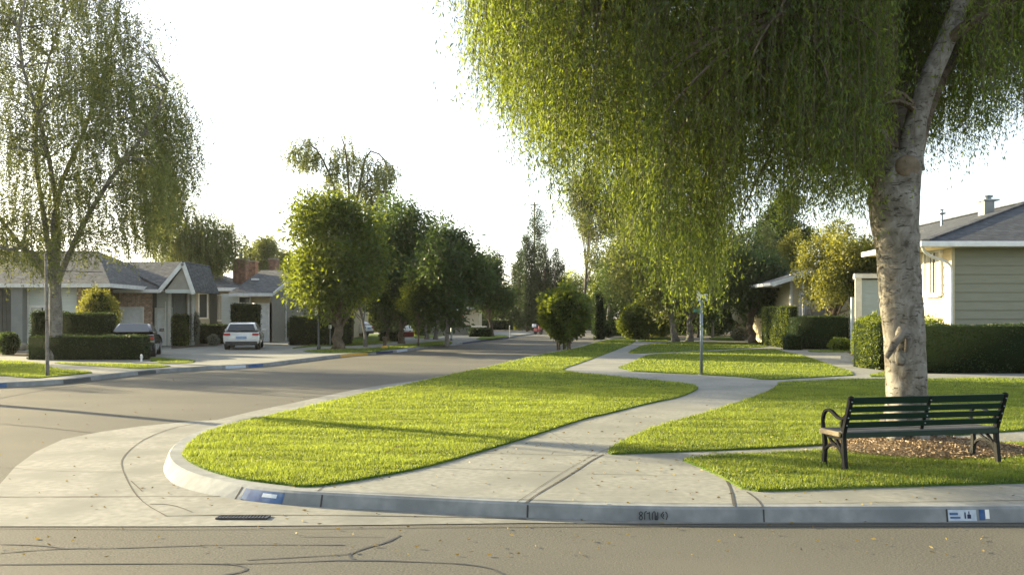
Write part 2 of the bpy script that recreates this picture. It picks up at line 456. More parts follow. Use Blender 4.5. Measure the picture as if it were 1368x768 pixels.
def broad_tree(name, label, cat, u, vb, box, mat, n=9000, L=.2, bark='bark', rt=.16, lean=0, group=None, Y=None, clumps=26,
               csize=.34, forks=1, droop=.2, seed=0, depth=1.0, shell=.5, tr_top=None, airy=0.0):
    """trunk standing at pixel column u / ground row vb; box = crown extent (u0,u1,vtop,vbottom)"""
    global rng
    rng = np.random.default_rng(seed + 100); rd = random.Random(seed)
    if Y is None: x, Y = gp(u, vb)
    else: x = hx(u, Y)
    u0, u1, vt, vbm = box
    uc, vc = (u0 + u1) / 2, (vt + vbm) / 2
    u0, u1, vt = uc + (u0 - uc) * 1.10, uc + (u1 - uc) * 1.10, vc + (vt - vc) * 1.08
    n = int(n * 1.7)
    x0, x1, zt, zb = hx(u0, Y), hx(u1, Y), hz(vt, Y), hz(vbm, Y)
    cx, cz, rx, rz = (x0 + x1) / 2, (zt + zb) / 2, (x1 - x0) / 2, (zt - zb) / 2
    ry = rx * depth
    t = thing(name, label, cat, (x, Y, PAVE), 0, group)
    C = []; Rr = []; T = []
    for i in range(clumps):
        d = Vector((rd.gauss(0, 1), rd.gauss(0, 1), rd.gauss(0, 1))).normalized()
        k = rd.random() ** .33
        s = csize * rd.uniform(.6, 1.25)
        kk = k * (1 - s * .55)
        C.append((cx + d.x * rx * kk - x, d.y * ry * kk, cz + d.z * rz * kk - PAVE))
        m = min(rx, rz)
        Rr.append((s * (rx + m) / 2, s * (ry + m) / 2, s * (rz + m) / 2 * .85))
        T.append(rd.uniform(.15, .8))
    C = np.array(C); Rr = np.array(Rr); T = np.array(T)
    # trunk and limbs
    mb = MB()
    fz = (zb - PAVE) + rz * .35
    for f in range(forks):
        off = (f - (forks - 1) / 2) * rt * 2.6
        top = Vector((lerp(off * 2.2, cx - x, .55), rd.uniform(-.2, .2) * rx, fz))
        path = wobble(bez((off, 0, -.03), (off * 1.6 + lean * .2, 0, fz * .5), top, 9), rt * .9, seed + f)
        rads = [lerp(rt * 1.0, rt * .55, i / 8) for i in range(9)]; rads[0] = rt * 1.35
        if forks > 1: rads = [r * .72 for r in rads]
        mb.tube(path, rads, 9, rough=.18, seed=seed)
        order = rd.sample(range(clumps), min(clumps, 12 // forks + 3))
        for j in order:
            a = path[rd.choice([4, 5, 6, 7, 8])]
            e = Vector(C[j])
            mid = (a + e) / 2 + Vector((0, 0, -.12 * rz + rd.uniform(-.1, .1) * rz)) if droop < .5 else (a + e) / 2 + Vector((0, 0, .2 * rz))
            mb.tube(bez(a, mid, e, 6), [rt * .42, rt * .34, rt * .27, rt * .2, rt * .13, rt * .06], 5, cap=False)
    mb.build('trunk', M[bark], t, smooth=True)
    parts = [clump_leaves(C, Rr, n, L, L * .42, droop, T, shell=shell)]
    if airy:                                                        # loose sprays beyond the clumps
        parts.append(clump_leaves(C, Rr * 1.35, int(n * airy), L, L * .42, droop, T, shell=.8))
    quads_obj('crown', parts, M[mat], t)
    return t


def strand_leaves(st, ln, sway, n, L, W, tb, tilt=.35, jit=.035):
    """st: strand tops, ln: lengths, sway: horizontal bend vector"""
    k = len(st)
    w = ln / ln.sum()
    idx = rng.choice(k, n, p=w)
    s = rng.random(n)
    bend = 1 - (1 - s) ** 2.2
    c = st[idx] + sway[idx] * bend[:, None] + np.stack([np.zeros(n), np.zeros(n), -(s ** 1.25) * ln[idx]], 1)
    c = c + rng.normal(size=(n, 3)) * jit
    d = unit(rng.normal(size=(n, 3)) * tilt * 1.3 + np.array([0, 0, -1.0]))
    t = np.clip(tb[idx] + rng.normal(size=n) * .2, 0, 1)
    sz = rng.uniform(.6, 1.3, n)
    return leaf_arrays(c, d, L * sz, W * sz, t)


def strand_twigs(mb, st, ln, sway, pick, r):
    for i in pick:
        p = [Vector(st[i]) + Vector(sway[i]) * (1 - (1 - s) ** 2.2) + Vector((0, 0, -(s ** 1.25) * ln[i])) for s in (0, .3, .65, 1)]
        mb.tube(p, [r, r * .8, r * .6, r * .3], 3, cap=False)


def solid_blob(mb, c, r, n=10, seed=0, amp=.12):
    vs = []; 
    for i in range(n + 1):
        ph = math.pi * i / n
        for j in range(2 * n):
            th = math.pi * j / n
            d = Vector((math.sin(ph) * math.cos(th), math.sin(ph) * math.sin(th), -math.cos(ph)))
            k = 1 + amp * mnoise.noise(d * 2.2 + Vector((seed, 0, 0)))
            vs.append((c[0] + d.x * r[0] * k, c[1] + d.y * r[1] * k, c[2] + d.z * r[2] * k))
    m = 2 * n
    mb.add(vs, [(i * m + j, i * m + (j + 1) % m, (i + 1) * m + (j + 1) % m, (i + 1) * m + j) for i in range(n) for j in range(m)])


def bush(name, label, cat, u0, u1, vt, vb, mat='broad', n=2500, L=.09, Y=None, depth=1.0, group=None, seed=0, amp=.22, taper=0, stems=0, dx=0):
    """rounded shrub; taper>0 narrows it towards the ground"""
    global rng
    rng = np.random.default_rng(seed + 500)
    if Y is None: Y = gp(0, vb)[1]
    x = hx((u0 + u1) / 2, Y); rx = (hx(u1, Y) - hx(u0, Y)) / 2
    zt = hz(vt, Y); rz = (zt - PAVE) / 2; ry = rx * depth
    t = thing(name, label, cat, (x, Y, PAVE), 0, group)
    dirs = unit(rng.normal(size=(n, 3)))
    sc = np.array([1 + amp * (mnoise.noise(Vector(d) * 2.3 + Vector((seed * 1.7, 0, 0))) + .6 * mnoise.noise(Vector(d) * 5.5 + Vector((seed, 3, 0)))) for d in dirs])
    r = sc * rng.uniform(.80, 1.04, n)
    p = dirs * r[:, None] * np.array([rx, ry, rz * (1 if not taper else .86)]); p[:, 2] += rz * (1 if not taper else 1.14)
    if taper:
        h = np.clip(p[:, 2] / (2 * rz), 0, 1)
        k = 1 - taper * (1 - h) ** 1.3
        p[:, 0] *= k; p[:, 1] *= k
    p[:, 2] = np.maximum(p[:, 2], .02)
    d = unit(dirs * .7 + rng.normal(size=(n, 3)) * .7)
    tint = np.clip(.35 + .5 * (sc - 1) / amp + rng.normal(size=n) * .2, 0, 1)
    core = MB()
    if stems:
        sm = MB()
        for k in range(stems):
            a = k * 2.4 + seed
            sm.tube(bez((math.cos(a) * rx * .22, math.sin(a) * rx * .2, -.03), (math.cos(a) * rx * .2, math.sin(a) * rx * .2, rz * .4), (math.cos(a) * rx * .4, math.sin(a) * rx * .4, rz * 1.1), 5), [.05, .045, .04, .03, .02], 6)
        sm.build('stems', M['bark'], t, smooth=True)
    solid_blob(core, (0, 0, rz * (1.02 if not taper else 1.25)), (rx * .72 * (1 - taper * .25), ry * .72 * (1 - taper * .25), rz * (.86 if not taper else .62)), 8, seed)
    sz = rng.uniform(.6, 1.3, n)
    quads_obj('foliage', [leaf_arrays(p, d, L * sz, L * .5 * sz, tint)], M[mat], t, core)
    return t


def hedge(name, label, x0, x1, y0, y1, h, mat='hedge', L=.06, dens=420, group=None, seed=0, flare=0.0, rot=0, cat='hedge', rough=.08, z0=PAVE, nmax=40000):
    """clipped hedge: box of leaves round a solid heart; flare widens the top"""
    global rng
    rng = np.random.default_rng(seed + 900)
    cx, cy = (x0 + x1) / 2, (y0 + y1) / 2; w, dp = abs(x1 - x0) / 2, abs(y1 - y0) / 2
    A = [2 * w * h, 2 * w * h * .5, 2 * dp * h, 2 * dp * h, 4 * w * dp]
    tot = sum(A); n = int(min(nmax, tot * dens)); f = rng.choice(5, n, p=np.array(A) / tot)
    a = rng.uniform(-1, 1, n); b = rng.uniform(0, 1, n)
    p = np.zeros((n, 3)); nr = np.zeros((n, 3))
    for k, (fx, nn) in enumerate([(lambda a, b: (a * w, -dp + 0 * a, b * h), (0, -1, 0)), (lambda a, b: (a * w, dp + 0 * a, b * h), (0, 1, 0)),
                                  (lambda a, b: (-w + 0 * a, a * dp, b * h), (-1, 0, 0)), (lambda a, b: (w + 0 * a, a * dp, b * h), (1, 0, 0)),
                                  (lambda a, b: (a * w, (2 * b - 1) * dp, h + 0 * a), (0, 0, 1))]):
        m = f == k
        q = fx(a[m], b[m]); p[m] = np.stack(q, 1); nr[m] = nn
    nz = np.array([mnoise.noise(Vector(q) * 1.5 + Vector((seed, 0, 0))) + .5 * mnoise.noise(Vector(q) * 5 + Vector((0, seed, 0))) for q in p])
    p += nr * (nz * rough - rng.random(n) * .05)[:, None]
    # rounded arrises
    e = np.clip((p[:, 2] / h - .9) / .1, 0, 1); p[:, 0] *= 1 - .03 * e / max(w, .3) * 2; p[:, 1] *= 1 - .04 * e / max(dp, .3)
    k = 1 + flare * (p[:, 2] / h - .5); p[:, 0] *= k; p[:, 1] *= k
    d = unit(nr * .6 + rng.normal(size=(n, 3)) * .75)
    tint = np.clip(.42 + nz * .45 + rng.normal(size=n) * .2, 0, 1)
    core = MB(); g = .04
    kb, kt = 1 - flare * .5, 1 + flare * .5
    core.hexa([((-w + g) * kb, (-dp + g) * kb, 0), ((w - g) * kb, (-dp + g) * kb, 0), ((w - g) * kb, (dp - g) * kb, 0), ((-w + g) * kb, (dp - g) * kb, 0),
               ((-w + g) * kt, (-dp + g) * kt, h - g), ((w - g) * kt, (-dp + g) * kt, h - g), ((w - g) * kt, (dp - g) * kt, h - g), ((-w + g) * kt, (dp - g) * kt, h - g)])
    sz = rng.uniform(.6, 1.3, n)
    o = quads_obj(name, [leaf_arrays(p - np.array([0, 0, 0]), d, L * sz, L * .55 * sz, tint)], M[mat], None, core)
    o.location = (cx, cy, z0); o.rotation_euler = (0, 0, rot)
    return tag(o, label, cat, group)


def hedge_px(name, label, u0, u1, vt, vb, dep, **kw):
    """front face spans u0..u1 and stands at ground row vb"""
    Y = gp(0, vb)[1]
    return hedge(name, label, hx(u0, Y), hx(u1, Y), Y, Y + dep, hz(vt, Y) - PAVE, **kw)
# ------------------------------------------------------------------ ground, road, pavements, lawns
def chaikin(P, k=2, closed=True):
    for _ in range(k):
        Q = []; n = len(P)
        for i in range(n if closed else n - 1):
            a, b = P[i], P[(i + 1) % n]
            Q.append(tuple(lerp(a[j], b[j], .25) for j in range(len(a)))); Q.append(tuple(lerp(a[j], b[j], .75) for j in range(len(a))))
        if not closed: Q = [P[0]] + Q + [P[-1]]
        P = Q
    return P


def area2(P): return sum(P[i][0] * P[(i + 1) % len(P)][1] - P[(i + 1) % len(P)][0] * P[i][1] for i in range(len(P)))


def offset(P, d):                              # outward for a counter-clockwise polygon; d number or list
    n = len(P); out = []
    for i in range(n):
        a, b, c = Vector(P[i - 1][:2]), Vector(P[i][:2]), Vector(P[(i + 1) % n][:2])
        e1 = (b - a); e2 = (c - b)
        if e1.length < 1e-6: e1 = e2
        if e2.length < 1e-6: e2 = e1
        t = (e1.normalized() + e2.normalized())
        if t.length < 1e-4: t = e1
        t.normalize(); nrm = Vector((t.y, -t.x))
        dd = d[i] if hasattr(d, '__len__') else d
        q = b + nrm * dd
        out.append((q.x, q.y))
    return out


def flat(name, P, z, mat, parent=None, thick=0.0, kind='structure'):
    if area2(P) < 0: P = P[::-1]
    mb = MB()
    if thick: mb.slab([(x, y, z) for x, y in P], thick)
    else: mb.add([(x, y, z) for x, y in P], [tuple(range(len(P)))])
    o = mb.build(name, mat, parent)
    if parent is None and kind: o['kind'] = kind
    return o


def strip(mb, pts, w, z, sub=True):
    """thin ribbon lying on the ground"""
    if sub: pts = chaikin(pts, 1, False)
    P = [Vector((a, b)) for a, b in pts]; n = len(P); vs = []
    for i, p in enumerate(P):
        d = (P[min(i + 1, n - 1)] - P[max(i - 1, 0)]).normalized(); s = Vector((-d.y, d.x))
        ww = w * (.6 + .8 * random.random()) / 2
        vs += [(p.x + s.x * ww, p.y + s.y * ww, z), (p.x - s.x * ww, p.y - s.y * ww, z)]
    mb.add(vs, [(2 * i, 2 * i + 1, 2 * i + 3, 2 * i + 2) for i in range(n - 1)])


flat('ground', [(-1500, -300), (1500, -300), (1500, 3000), (-1500, 3000)], -.12, M['earth'])
road = flat('road', [(-140, -40), (170, -40), (170, 150), (-140, 150)], 0, M['asphalt'])

# --- right hand block of pavement
px = [(1020, 677), (850, 676), (700, 671), (560, 664), (420, 657), (375, 654), (316, 646), (262, 634), (235, 622), (224, 609), (228, 598),
      (240, 587), (258, 578), (290, 567), (330, 558.5), (380, 547.5), (426, 537), (480, 525), (540, 511.5), (600, 500), (660, 487), (700, 477.5), (740, 469),
      (780, 461), (806, 453.5), (826, 447.5)]
RB = [(40, gp(0, 673)[1]), (12, gp(0, 673)[1])] + [gp(u, v) for u, v in px] + [(17, 96), (30, 106), (60, 114), (160, 120), (160, 20)]
if area2(RB) < 0: RB = RB[::-1]
RB = chaikin(RB, 2)
# --- left hand block (pixel rows on the road surface)
px = [(-500, 530), (-200, 524), (0, 518), (85, 513), (123, 508), (181, 501), (210, 498), (292, 493), (351, 490), (380, 486), (452, 477),
      (502, 473), (528, 471), (568, 465), (594, 463), (621, 459), (653, 455), (679, 452), (692, 449)]
LB = [(-130, 18)] + [gp(u, v, 0) for u, v in px] + [(3, 97), (0, 103), (-12, 106), (-40, 106), (-130, 106)]
if area2(LB) < 0: LB = LB[::-1]
LB = chaikin(LB, 2)
FB = [(-160, 128), (170, 128), (170, 420), (-160, 420)]


def block(P, tipx=None):
    top = P
    bat = [.035 + (.13 * math.exp(-((x - tipx[0]) ** 2 + (y - tipx[1]) ** 2) / 1.6) if tipx else 0) for x, y in P]
    base = offset(P, bat); mid = offset(P, [.012] * len(P)); inn = offset(P, -.15)
    n = len(P); mb = MB()
    vs = [(x, y, -.02) for x, y in base] + [(x, y, PAVE - .02) for x, y in mid] + [(x, y, PAVE) for x, y in offset(P, -.012)] + [(x, y, PAVE) for x, y in inn]
    mb.add(vs, [(r * n + i, r * n + (i + 1) % n, (r + 1) * n + (i + 1) % n, (r + 1) * n + i) for r in range(3) for i in range(n)])
    k = mb.build('kerb', M['kerb'], None, smooth=False); k['kind'] = 'structure'
    s = flat('pavement', inn, PAVE, M['concrete'])
    return base, mid, s


rbase, rmid, rpave = block(RB, gp(262, 634))
lbase, lmid, lpave = block(LB)
block(FB)

# --- concrete apron and gutter at the corner
ap = [(-170, 703.5), (-150, 690), (-60, 668), (0, 647), (20, 624), (47, 604), (84, 587), (134, 577), (188, 569.5), (255, 563), (290, 561), (340, 549), (400, 536.6), (466, 522), (510, 514.5), (560, 508), (590, 505.5),
      (600, 508), (520, 545), (420, 590), (350, 630), (430, 655), (700, 668), (1368, 668), (1900, 668), (1900, 699), (1368, 699), (900, 700), (703, 699), (460, 702), (230, 703.5)]
apron = flat('gutter_apron', [gp(u, v, 0) for u, v in ap], .006, M['gutter'])
mb = MB()
for pts, w in (([(262, 566), (230, 572), (196, 585), (178, 597), (163, 612), (162, 624), (170, 643), (180, 660), (195, 675), (222, 690)], .014),
               ([(-100, 664), (0, 664.5), (150, 664), (306, 663.5)], .018), ([(222, 690), (300, 688.5), (460, 689), (640, 692), (703, 694)], .016),
               ([(200, 674), (222, 674), (240, 678), (257, 685)], .014), ([(-20, 622), (60, 630), (163, 631)], .010), ([(175, 643), (190, 657)], .012)):
    strip(mb, [gp(u, v, 0) for u, v in pts], w, .010)
mb.build('joint', M['joint'], apron)
mb = MB()
for pts, w in (([(0, 739), (40, 735.5), (87, 732.5), (151, 732.5), (219, 730), (303, 727.5), (460, 728)], .030), ([(0, 727), (50, 728), (87, 732.5)], .025),
               ([(-60, 754), (0, 754), (134, 753), (296, 752.7), (323, 755.7), (331, 760.7), (319, 765), (280, 771)], .035), ([(303, 753.5), (380, 751.5), (473, 747.5), (597, 752), (627, 754), (656, 759), (670, 765), (682, 774)], .035),
               ([(473, 747.5), (466, 742), (469, 739), (491, 731), (517, 724.5), (535, 715)], .040), ([(400, 717), (513, 717.5)], .014), 
               ([(330, 748), (420, 743), (469, 740)], .022), 
               ([(0, 706), (300, 708), (700, 703.5), (1368, 703)], .018)):
    strip(mb, [gp(u, v, 0) for u, v in pts], w * .62, .004)
mb.build('crack', M['patch'], road)
# long crack and faint seams across the side street
mb = MB()
for pts, w in (([(-50, 563), (0, 566), (60, 571), (120, 578), (150, 580)], .03), ([(-80, 548), (60, 520), (130, 512), (230, 505), (330, 498)], .05)):
    strip(mb, [gp(u, v, 0) for u, v in pts], w, .004)
mb.build('crack', M['patch'], road)

# joints of the right hand pavement
mb = MB()
Z2 = PAVE + .004
for pts, w in (([(703, 671), (716, 661), (745, 644), (768, 630), (790, 615), (806, 607)], .020), ([(971, 642), (977, 655), (981, 676)], .02), ([(998, 657), (1012, 667), (1019, 677)], .014),
               ([(580, 624), (680, 628), (752, 630)], .010), ([(640, 605), (760, 608), (800, 608)], .010), ([(783, 633), (960, 636)], .008), ([(832, 606), (900, 607)], .008),
               ([(690, 671), (735, 641), (775, 617), (800, 604), (850, 582)], .008),
               ([(420, 655), (560, 661.5), (700, 667.5), (850, 672), (1020, 673.5), (1368, 668)], .010),
               ([(432, 650), (424, 656)], .014), ([(1090, 510), (1139, 508)], .03), ([(750, 584), (850, 586)], .008), ([(870, 548), (960, 548)], .01),
               ([(792, 506), (990, 519)], .01), ([(735, 577), (770, 598)], .006)):
    strip(mb, [gp(u, v) for u, v in pts], w, Z2)
mb.build('joint', M['joint'], rpave)

# --- lawns on the right block
LAWNS = []


def lawn(name, px, world=False, z=PAVE + .02, mat='lawn', rounds=1):
    P = [p if world else gp(*p) for p in px]
    if area2(P) < 0: P = P[::-1]
    if rounds: P = chaikin(P, rounds)
    o = flat(name, P, z, M[mat], thick=.03)
    LAWNS.append(P)
    return o


lawn('lawn', [(243, 607), (253, 593), (271, 579), (307, 568), (331, 563), (380, 552), (426, 540.5), (510, 521), (571, 507.6), (645, 492), (668, 486.6), (708, 477),
              (747, 469.5), (776, 464), (795, 458), (814, 453), (833, 451.5), (850, 453), (846, 458.5), (822, 468), (776, 485), (757, 491), (750, 495), (773, 498.5), (861, 507),
              (909, 512), (926, 514.6), (933, 518), (931, 521), (909, 531), (871, 538), (814, 552.6), (780, 560), (714, 582), (619, 611), (564, 626), (491, 640),
              (436, 649), (400, 651), (380, 648), (322, 641), (298, 635), (271, 626.5), (253, 617.5), (244, 610)])
lawn('lawn', [(809, 607.5), (820, 596.5), (857, 578), (900, 563.7), (935, 555), (969, 544), (1002, 533), (1030, 522), (1040, 514), (1038, 511), (1100, 508.5), (1160, 506.5),
              (1368, 506), (2300, 506), (2300, 540), (1600, 562), (1337, 577), (1210, 587), (1080, 596.5), (960, 602), (840, 606.5)])
lawn('lawn', [(907, 613.6), (1000, 608.5), (1092, 603.5), (1210, 599), (1336, 593.7), (1368, 592), (1800, 580), (1800, 634), (1368, 645.5), (1120, 653), (1060, 655.5), (997, 657), (971, 642), (963, 637), (928, 621.5)])
lawn('lawn', [(817, 494.6), (936, 500.7), (997, 504), (1024, 508), (1066, 505.6), (1110, 503), (1150, 501), (1108, 487.5), (1083, 478), (1052, 471), (1038, 466.7), (1022, 466), (941, 469.5), (874, 473.6), (862, 475.5), (847, 483)])
lawn('lawn', [(837, 472.6), (863, 471.8), (941, 468), (1024, 463.6), (1027, 461), (1016, 459), (958, 457.5), (905, 456.5), (863, 460), (845, 467)])
lawn('lawn', [(853, 457), (903, 455), (903, 450), (849, 451)])
lawn('lawn', [(945, 450), (951, 455), (1000, 455), (993, 450)])
lawn('lawn', [(1078, 468), (1082, 470.5), (1140, 470.5), (1137, 467.5)])
lawn('lawn', [(1155, 503.5), (1190, 503.2), (1190, 497), (1180, 497)])
# soil beds under the planting
flat('planting_bed', [gp(905, 450), gp(945, 449), gp(1010, 454), gp(1045, 459), (40, 60), (90, 62), (90, 110), (13, 90), gp(850, 451)], PAVE + .006, M['soil'])
flat('planting_bed', [gp(1185, 499), gp(1800, 499), (60, 60), (22, 60), gp(1145, 478)], PAVE + .005, M['soil'])
flat('planting_bed', [gp(1062, 466.5), gp(1136, 466.5), (22, 58), (16, 58)], PAVE + .006, M['soil'])

# --- lawns on the left block
lawn('lawn', [(-400, 477), (0, 481.7), (28, 483), (59, 486), (66, 491.5), (90, 494.5), (127, 497.5), (110, 499.6), (68, 503.6), (42, 505.8), (0, 501.4), (-400, 498)])
lawn('lawn', [(68, 484.5), (131, 485.6), (197, 487), (232, 488.7), (215, 491), (184, 493), (140, 490), (88, 487)])
lawn('lawn', [(201, 477.7), (232, 480), (263, 481.7), (256, 485.4), (201, 484.5)])
lawn('lawn', [(398, 469), (444, 466), (492, 466), (560, 458), (600, 455), (606, 460), (570, 462), (528, 466.5), (500, 470), (470, 471.5), (428, 471.5)])
lawn('lawn', [(380, 467), (418, 460.5), (455, 447), (505, 446), (536, 447), (540, 455), (500, 460), (455, 462.5), (420, 462.5)])
lawn('lawn', [(548, 452), (560, 443), (610, 442.5), (600, 447), (575, 452)])
lawn('lawn', [(632, 455), (645, 449), (672, 447), (681, 449), (668, 451.5)])
flat('planting_bed', [gp(-400, 474), gp(35, 476), gp(200, 481), gp(200, 474), gp(36, 470), (-40, 44), (-60, 38)], PAVE + .006, M['soil'])
flat('planting_bed', [gp(229, 466), gp(296, 461), gp(296, 455), gp(229, 456)], PAVE + .006, M['soil'])
P = [(-160, 128.2), (170, 128.2), (170, 420), (-160, 420)]
flat('far_lawn', P, PAVE + .02, M['lawn'])
flat('back_gardens', [(-128, 56), (-40, 56), (-30, 70), (-24, 100), (-128, 104)], PAVE + .01, M['lawn'])
flat('back_gardens', [(26, 60), (158, 40), (158, 112), (34, 100)], PAVE + .012, M['lawn'])

# --- mulch heap at the foot of the big tree
TRX, TRY = gp(1212, 597)
mb = MB(); nr, na = 9, 44
vs = [(TRX, TRY, PAVE + .13)]
for i in range(1, nr + 1):
    for j in range(na):
        a = 2 * math.pi * j / na; r = i / nr
        w = 1 + .14 * mnoise.noise(Vector((math.cos(a) * 1.7, math.sin(a) * 1.7, 4)))
        x = TRX + .12 + math.cos(a) * r * 1.12 * w; y = TRY - .28 + math.sin(a) * r * .78 * w
        vs.append((x, y, PAVE + .012 + .13 * (1 - r ** 1.4) + .02 * mnoise.noise(Vector((x * 6, y * 6, 0))) * (1 - r)))
fs = [(0, 1 + j, 1 + (j + 1) % na) for j in range(na)] + [(1 + i * na + j, 1 + i * na + (j + 1) % na, 1 + (i + 1) * na + (j + 1) % na, 1 + (i + 1) * na + j) for i in range(nr - 1) for j in range(na)]
mb.add(vs, fs)
mul = mb.build('mulch', M['mulch'], None, smooth=True); mul['kind'] = 'structure'
# wood chips and fallen leaves on it
k = 9000
a = rng.uniform(0, 2 * math.pi, k); r = rng.random(k) ** .5
c = np.stack([TRX + .12 + np.cos(a) * r * 1.22, TRY - .28 + np.sin(a) * r * .86, PAVE + .03 + .13 * np.clip(1 - r ** 1.4, 0, 1) + rng.random(k) * .012], 1)
M['chips'] = leafy('dry_chips', (.15, .10, .06), (.42, .32, .20), (.2, .13, .06), .1)
o = quads_obj('wood_chips', [leaf_arrays(c, unit(rng.normal(size=(k, 3)) * [1, 1, .35]), rng.uniform(.02, .05, k), rng.uniform(.008, .02, k), rng.random(k))], M['chips'])
o['kind'] = 'stuff'; tag(o, 'brown wood chips and dry leaves round the foot of the big tree', 'wood chips')


# --- grass blades
def inside(P, x, y):
    P = np.array(P); r = np.zeros(len(x), bool); n = len(P); j = n - 1
    for i in range(n):
        xi, yi, xj, yj = P[i][0], P[i][1], P[j][0], P[j][1]
        if yi != yj:
            r ^= ((yi > y) != (yj > y)) & (x < (xj - xi) * (y - yi) / (yj - yi) + xi)
        j = i
    return r


def grass():
    g = np.random.default_rng(3)
    V = []; T = []
    tab = np.array([[mnoise.noise(Vector((i * .13, j * .13, 0))) + .6 * mnoise.noise(Vector((i * .45, j * .30, 5))) for j in range(700)] for i in range(700)])
    for P in LAWNS:
        A = np.array(P)
        for (y0, y1, dens) in ((6, 11, 5600), (11, 15, 3600), (15, 20, 1900), (20, 28, 650), (28, 40, 260), (40, 62, 90)):
            lo, hi = max(y0, A[:, 1].min()), min(y1, A[:, 1].max())
            if hi <= lo: continue
            x0, x1 = A[:, 0].min(), A[:, 0].max()
            x0 = max(x0, -hi * .66 - 1); x1 = min(x1, hi * .66 + 1)      # only what the lens (and a step aside) can see
            if x1 <= x0: continue
            n = int((x1 - x0) * (hi - lo) * dens)
            x = g.uniform(x0, x1, n); y = g.uniform(lo, hi, n)
            m = inside(P, x, y) & (np.abs(x) < y * .66 + 1)
            m &= (((x - TRX - .12) / 1.1) ** 2 + ((y - TRY + .28) / .76) ** 2 > g.uniform(.6, 1.2, n))
            x, y = x[m], y[m]; n = len(x)
            if not n: continue
            tn = tab[(x * 7 + y * 2 + 350).astype(int) % 700, (y * 18).astype(int) % 700]
            h = .030 * (1 + .75 * tn) * g.uniform(.6, 1.35, n)
            s = np.clip(y / 11, 1, 4.5)
            w = .0048 * s * g.uniform(.7, 1.3, n); h = np.maximum(h, .012) * s ** .22
            az = g.uniform(0, 2 * math.pi, n); le = g.uniform(0, .9, n) * h
            la = az + g.uniform(.6, 2.5, n)
            v = np.empty((n, 3, 3), np.float32); z = PAVE + .018
            v[:, 0] = np.stack([x - np.cos(az) * w, y - np.sin(az) * w, np.full(n, z)], 1)
            v[:, 1] = np.stack([x + np.cos(az) * w, y + np.sin(az) * w, np.full(n, z)], 1)
            v[:, 2] = np.stack([x + np.cos(la) * le, y + np.sin(la) * le, z + h], 1)
            V.append(v); T.append(np.clip(.47 + .42 * tn + g.normal(size=n) * .20, 0, 1))  # stretched tint streaks paint in mowing lines and long sun shadows
    V = np.concatenate(V); T = np.concatenate(T); n = len(T)
    me = bpy.data.meshes.new('grass')
    me.vertices.add(n * 3); me.vertices.foreach_set('co', V.ravel())
    me.loops.add(n * 3); me.loops.foreach_set('vertex_index', np.arange(n * 3, dtype=np.int32))
    me.polygons.add(n); me.polygons.foreach_set('loop_start', np.arange(0, n * 3, 3, dtype=np.int32))
    at = me.attributes.new('tint', 'FLOAT', 'FACE'); at.data.foreach_set('value', T.astype(np.float32))
    me.materials.append(M['grass']); me.update(calc_edges=True)
    o = bpy.data.objects.new('grass', me); COL.objects.link(o); o['kind'] = 'stuff'
    tag(o, 'short mown green grass covering the verges and front lawns', 'grass')
    print('blades', n)


grass()


# --- paint and lettering on the kerb faces
def kerb_strip(name, base, mid, u0, u1, f0, f1, mat, out=.003, parent=None, near=True):
    """patch on the sloping kerb face between pixel columns u0..u1, heights f0..f1 of the face"""
    pts = []
    n = len(base)
    for i in range(n):
        a, b = base[i], base[(i + 1) % n]; c, d = mid[i], mid[(i + 1) % n]
        if a[1] < 5 or b[1] < 5: continue
        NS = max(8, int(math.hypot(b[0] - a[0], b[1] - a[1]) / .004)) if (a[1] < 9 and abs(a[0]) < 14) else max(8, int(math.hypot(b[0] - a[0], b[1] - a[1]) / .1))
        for s in range(NS):
            t = s / NS
            p = (lerp(a[0], b[0], t), lerp(a[1], b[1], t)); q = (lerp(c[0], d[0], t), lerp(c[1], d[1], t))
            u = U0 + F * p[0] / p[1]
            if u0 <= u <= u1 and (p[1] < near): pts.append((p, q))
    mb = MB(); vs = []
    for p, q in pts:
        nv = Vector((p[0] - q[0], p[1] - q[1]))
        if nv.length < 1e-5: nv = Vector((0, -1))
        nv.normalize()
        for f in (f0, f1):
            vs.append((lerp(p[0], q[0], f) + nv.x * out, lerp(p[1], q[1], f) + nv.y * out, lerp(-.02, PAVE - .02, f) + .0015))
    k = len(pts)
    if k < 2: return None
    mb.add(vs, [(2 * i, 2 * i + 2, 2 * i + 3, 2 * i + 1) for i in range(k - 1)])
    o = mb.build(name, mat, parent)
    if parent is None: o['kind'] = 'structure'
    return o


kerb_strip('kerb_paint', rbase, rmid, 318, 376, .22, .96, M['blue_paint'], near=9)
kerb_strip('kerb_paint', rbase, rmid, 345, 366, .55, .80, M['pale_paint'], out=.005, near=9)
kerb_strip('kerb_paint', rbase, rmid, 1267, 1306, .25, .95, M['pale_paint'], near=9)
kerb_strip('kerb_paint', rbase, rmid, 1309, 1317, .30, .97, M['blue_paint'], out=.004, near=9)
kerb_strip('kerb_paint', rbase, rmid, 1317, 1323, .38, .97, M['white'], out=.004, near=9)
kerb_strip('kerb_paint', rbase, rmid, 1269, 1281, .62, .78, M['blue_paint'], out=.005, near=9)
kerb_strip('kerb_paint', rbase, rmid, 1270, 1284, .40, .52, M['blue_paint'], out=.005, near=9)
kerb_strip('kerb_paint', rbase, rmid, 1289, 1291.6, .40, .80, M['navy_paint'], out=.005, near=9)
kerb_strip('kerb_paint', rbase, rmid, 1293, 1298, .40, .66, M['navy_paint'], out=.005, near=9)
kerb_strip('kerb_paint', rbase, rmid, 1294.4, 1296.6, .66, .86, M['navy_paint'], out=.005, near=9)
kerb_strip('kerb_paint', lbase, lmid, -60, 12, .1, 1, M['blue_paint'], near=60)
kerb_strip('storm_drain', lbase, lmid, 85, 123, .1, .95, M['darkpost'], near=60)
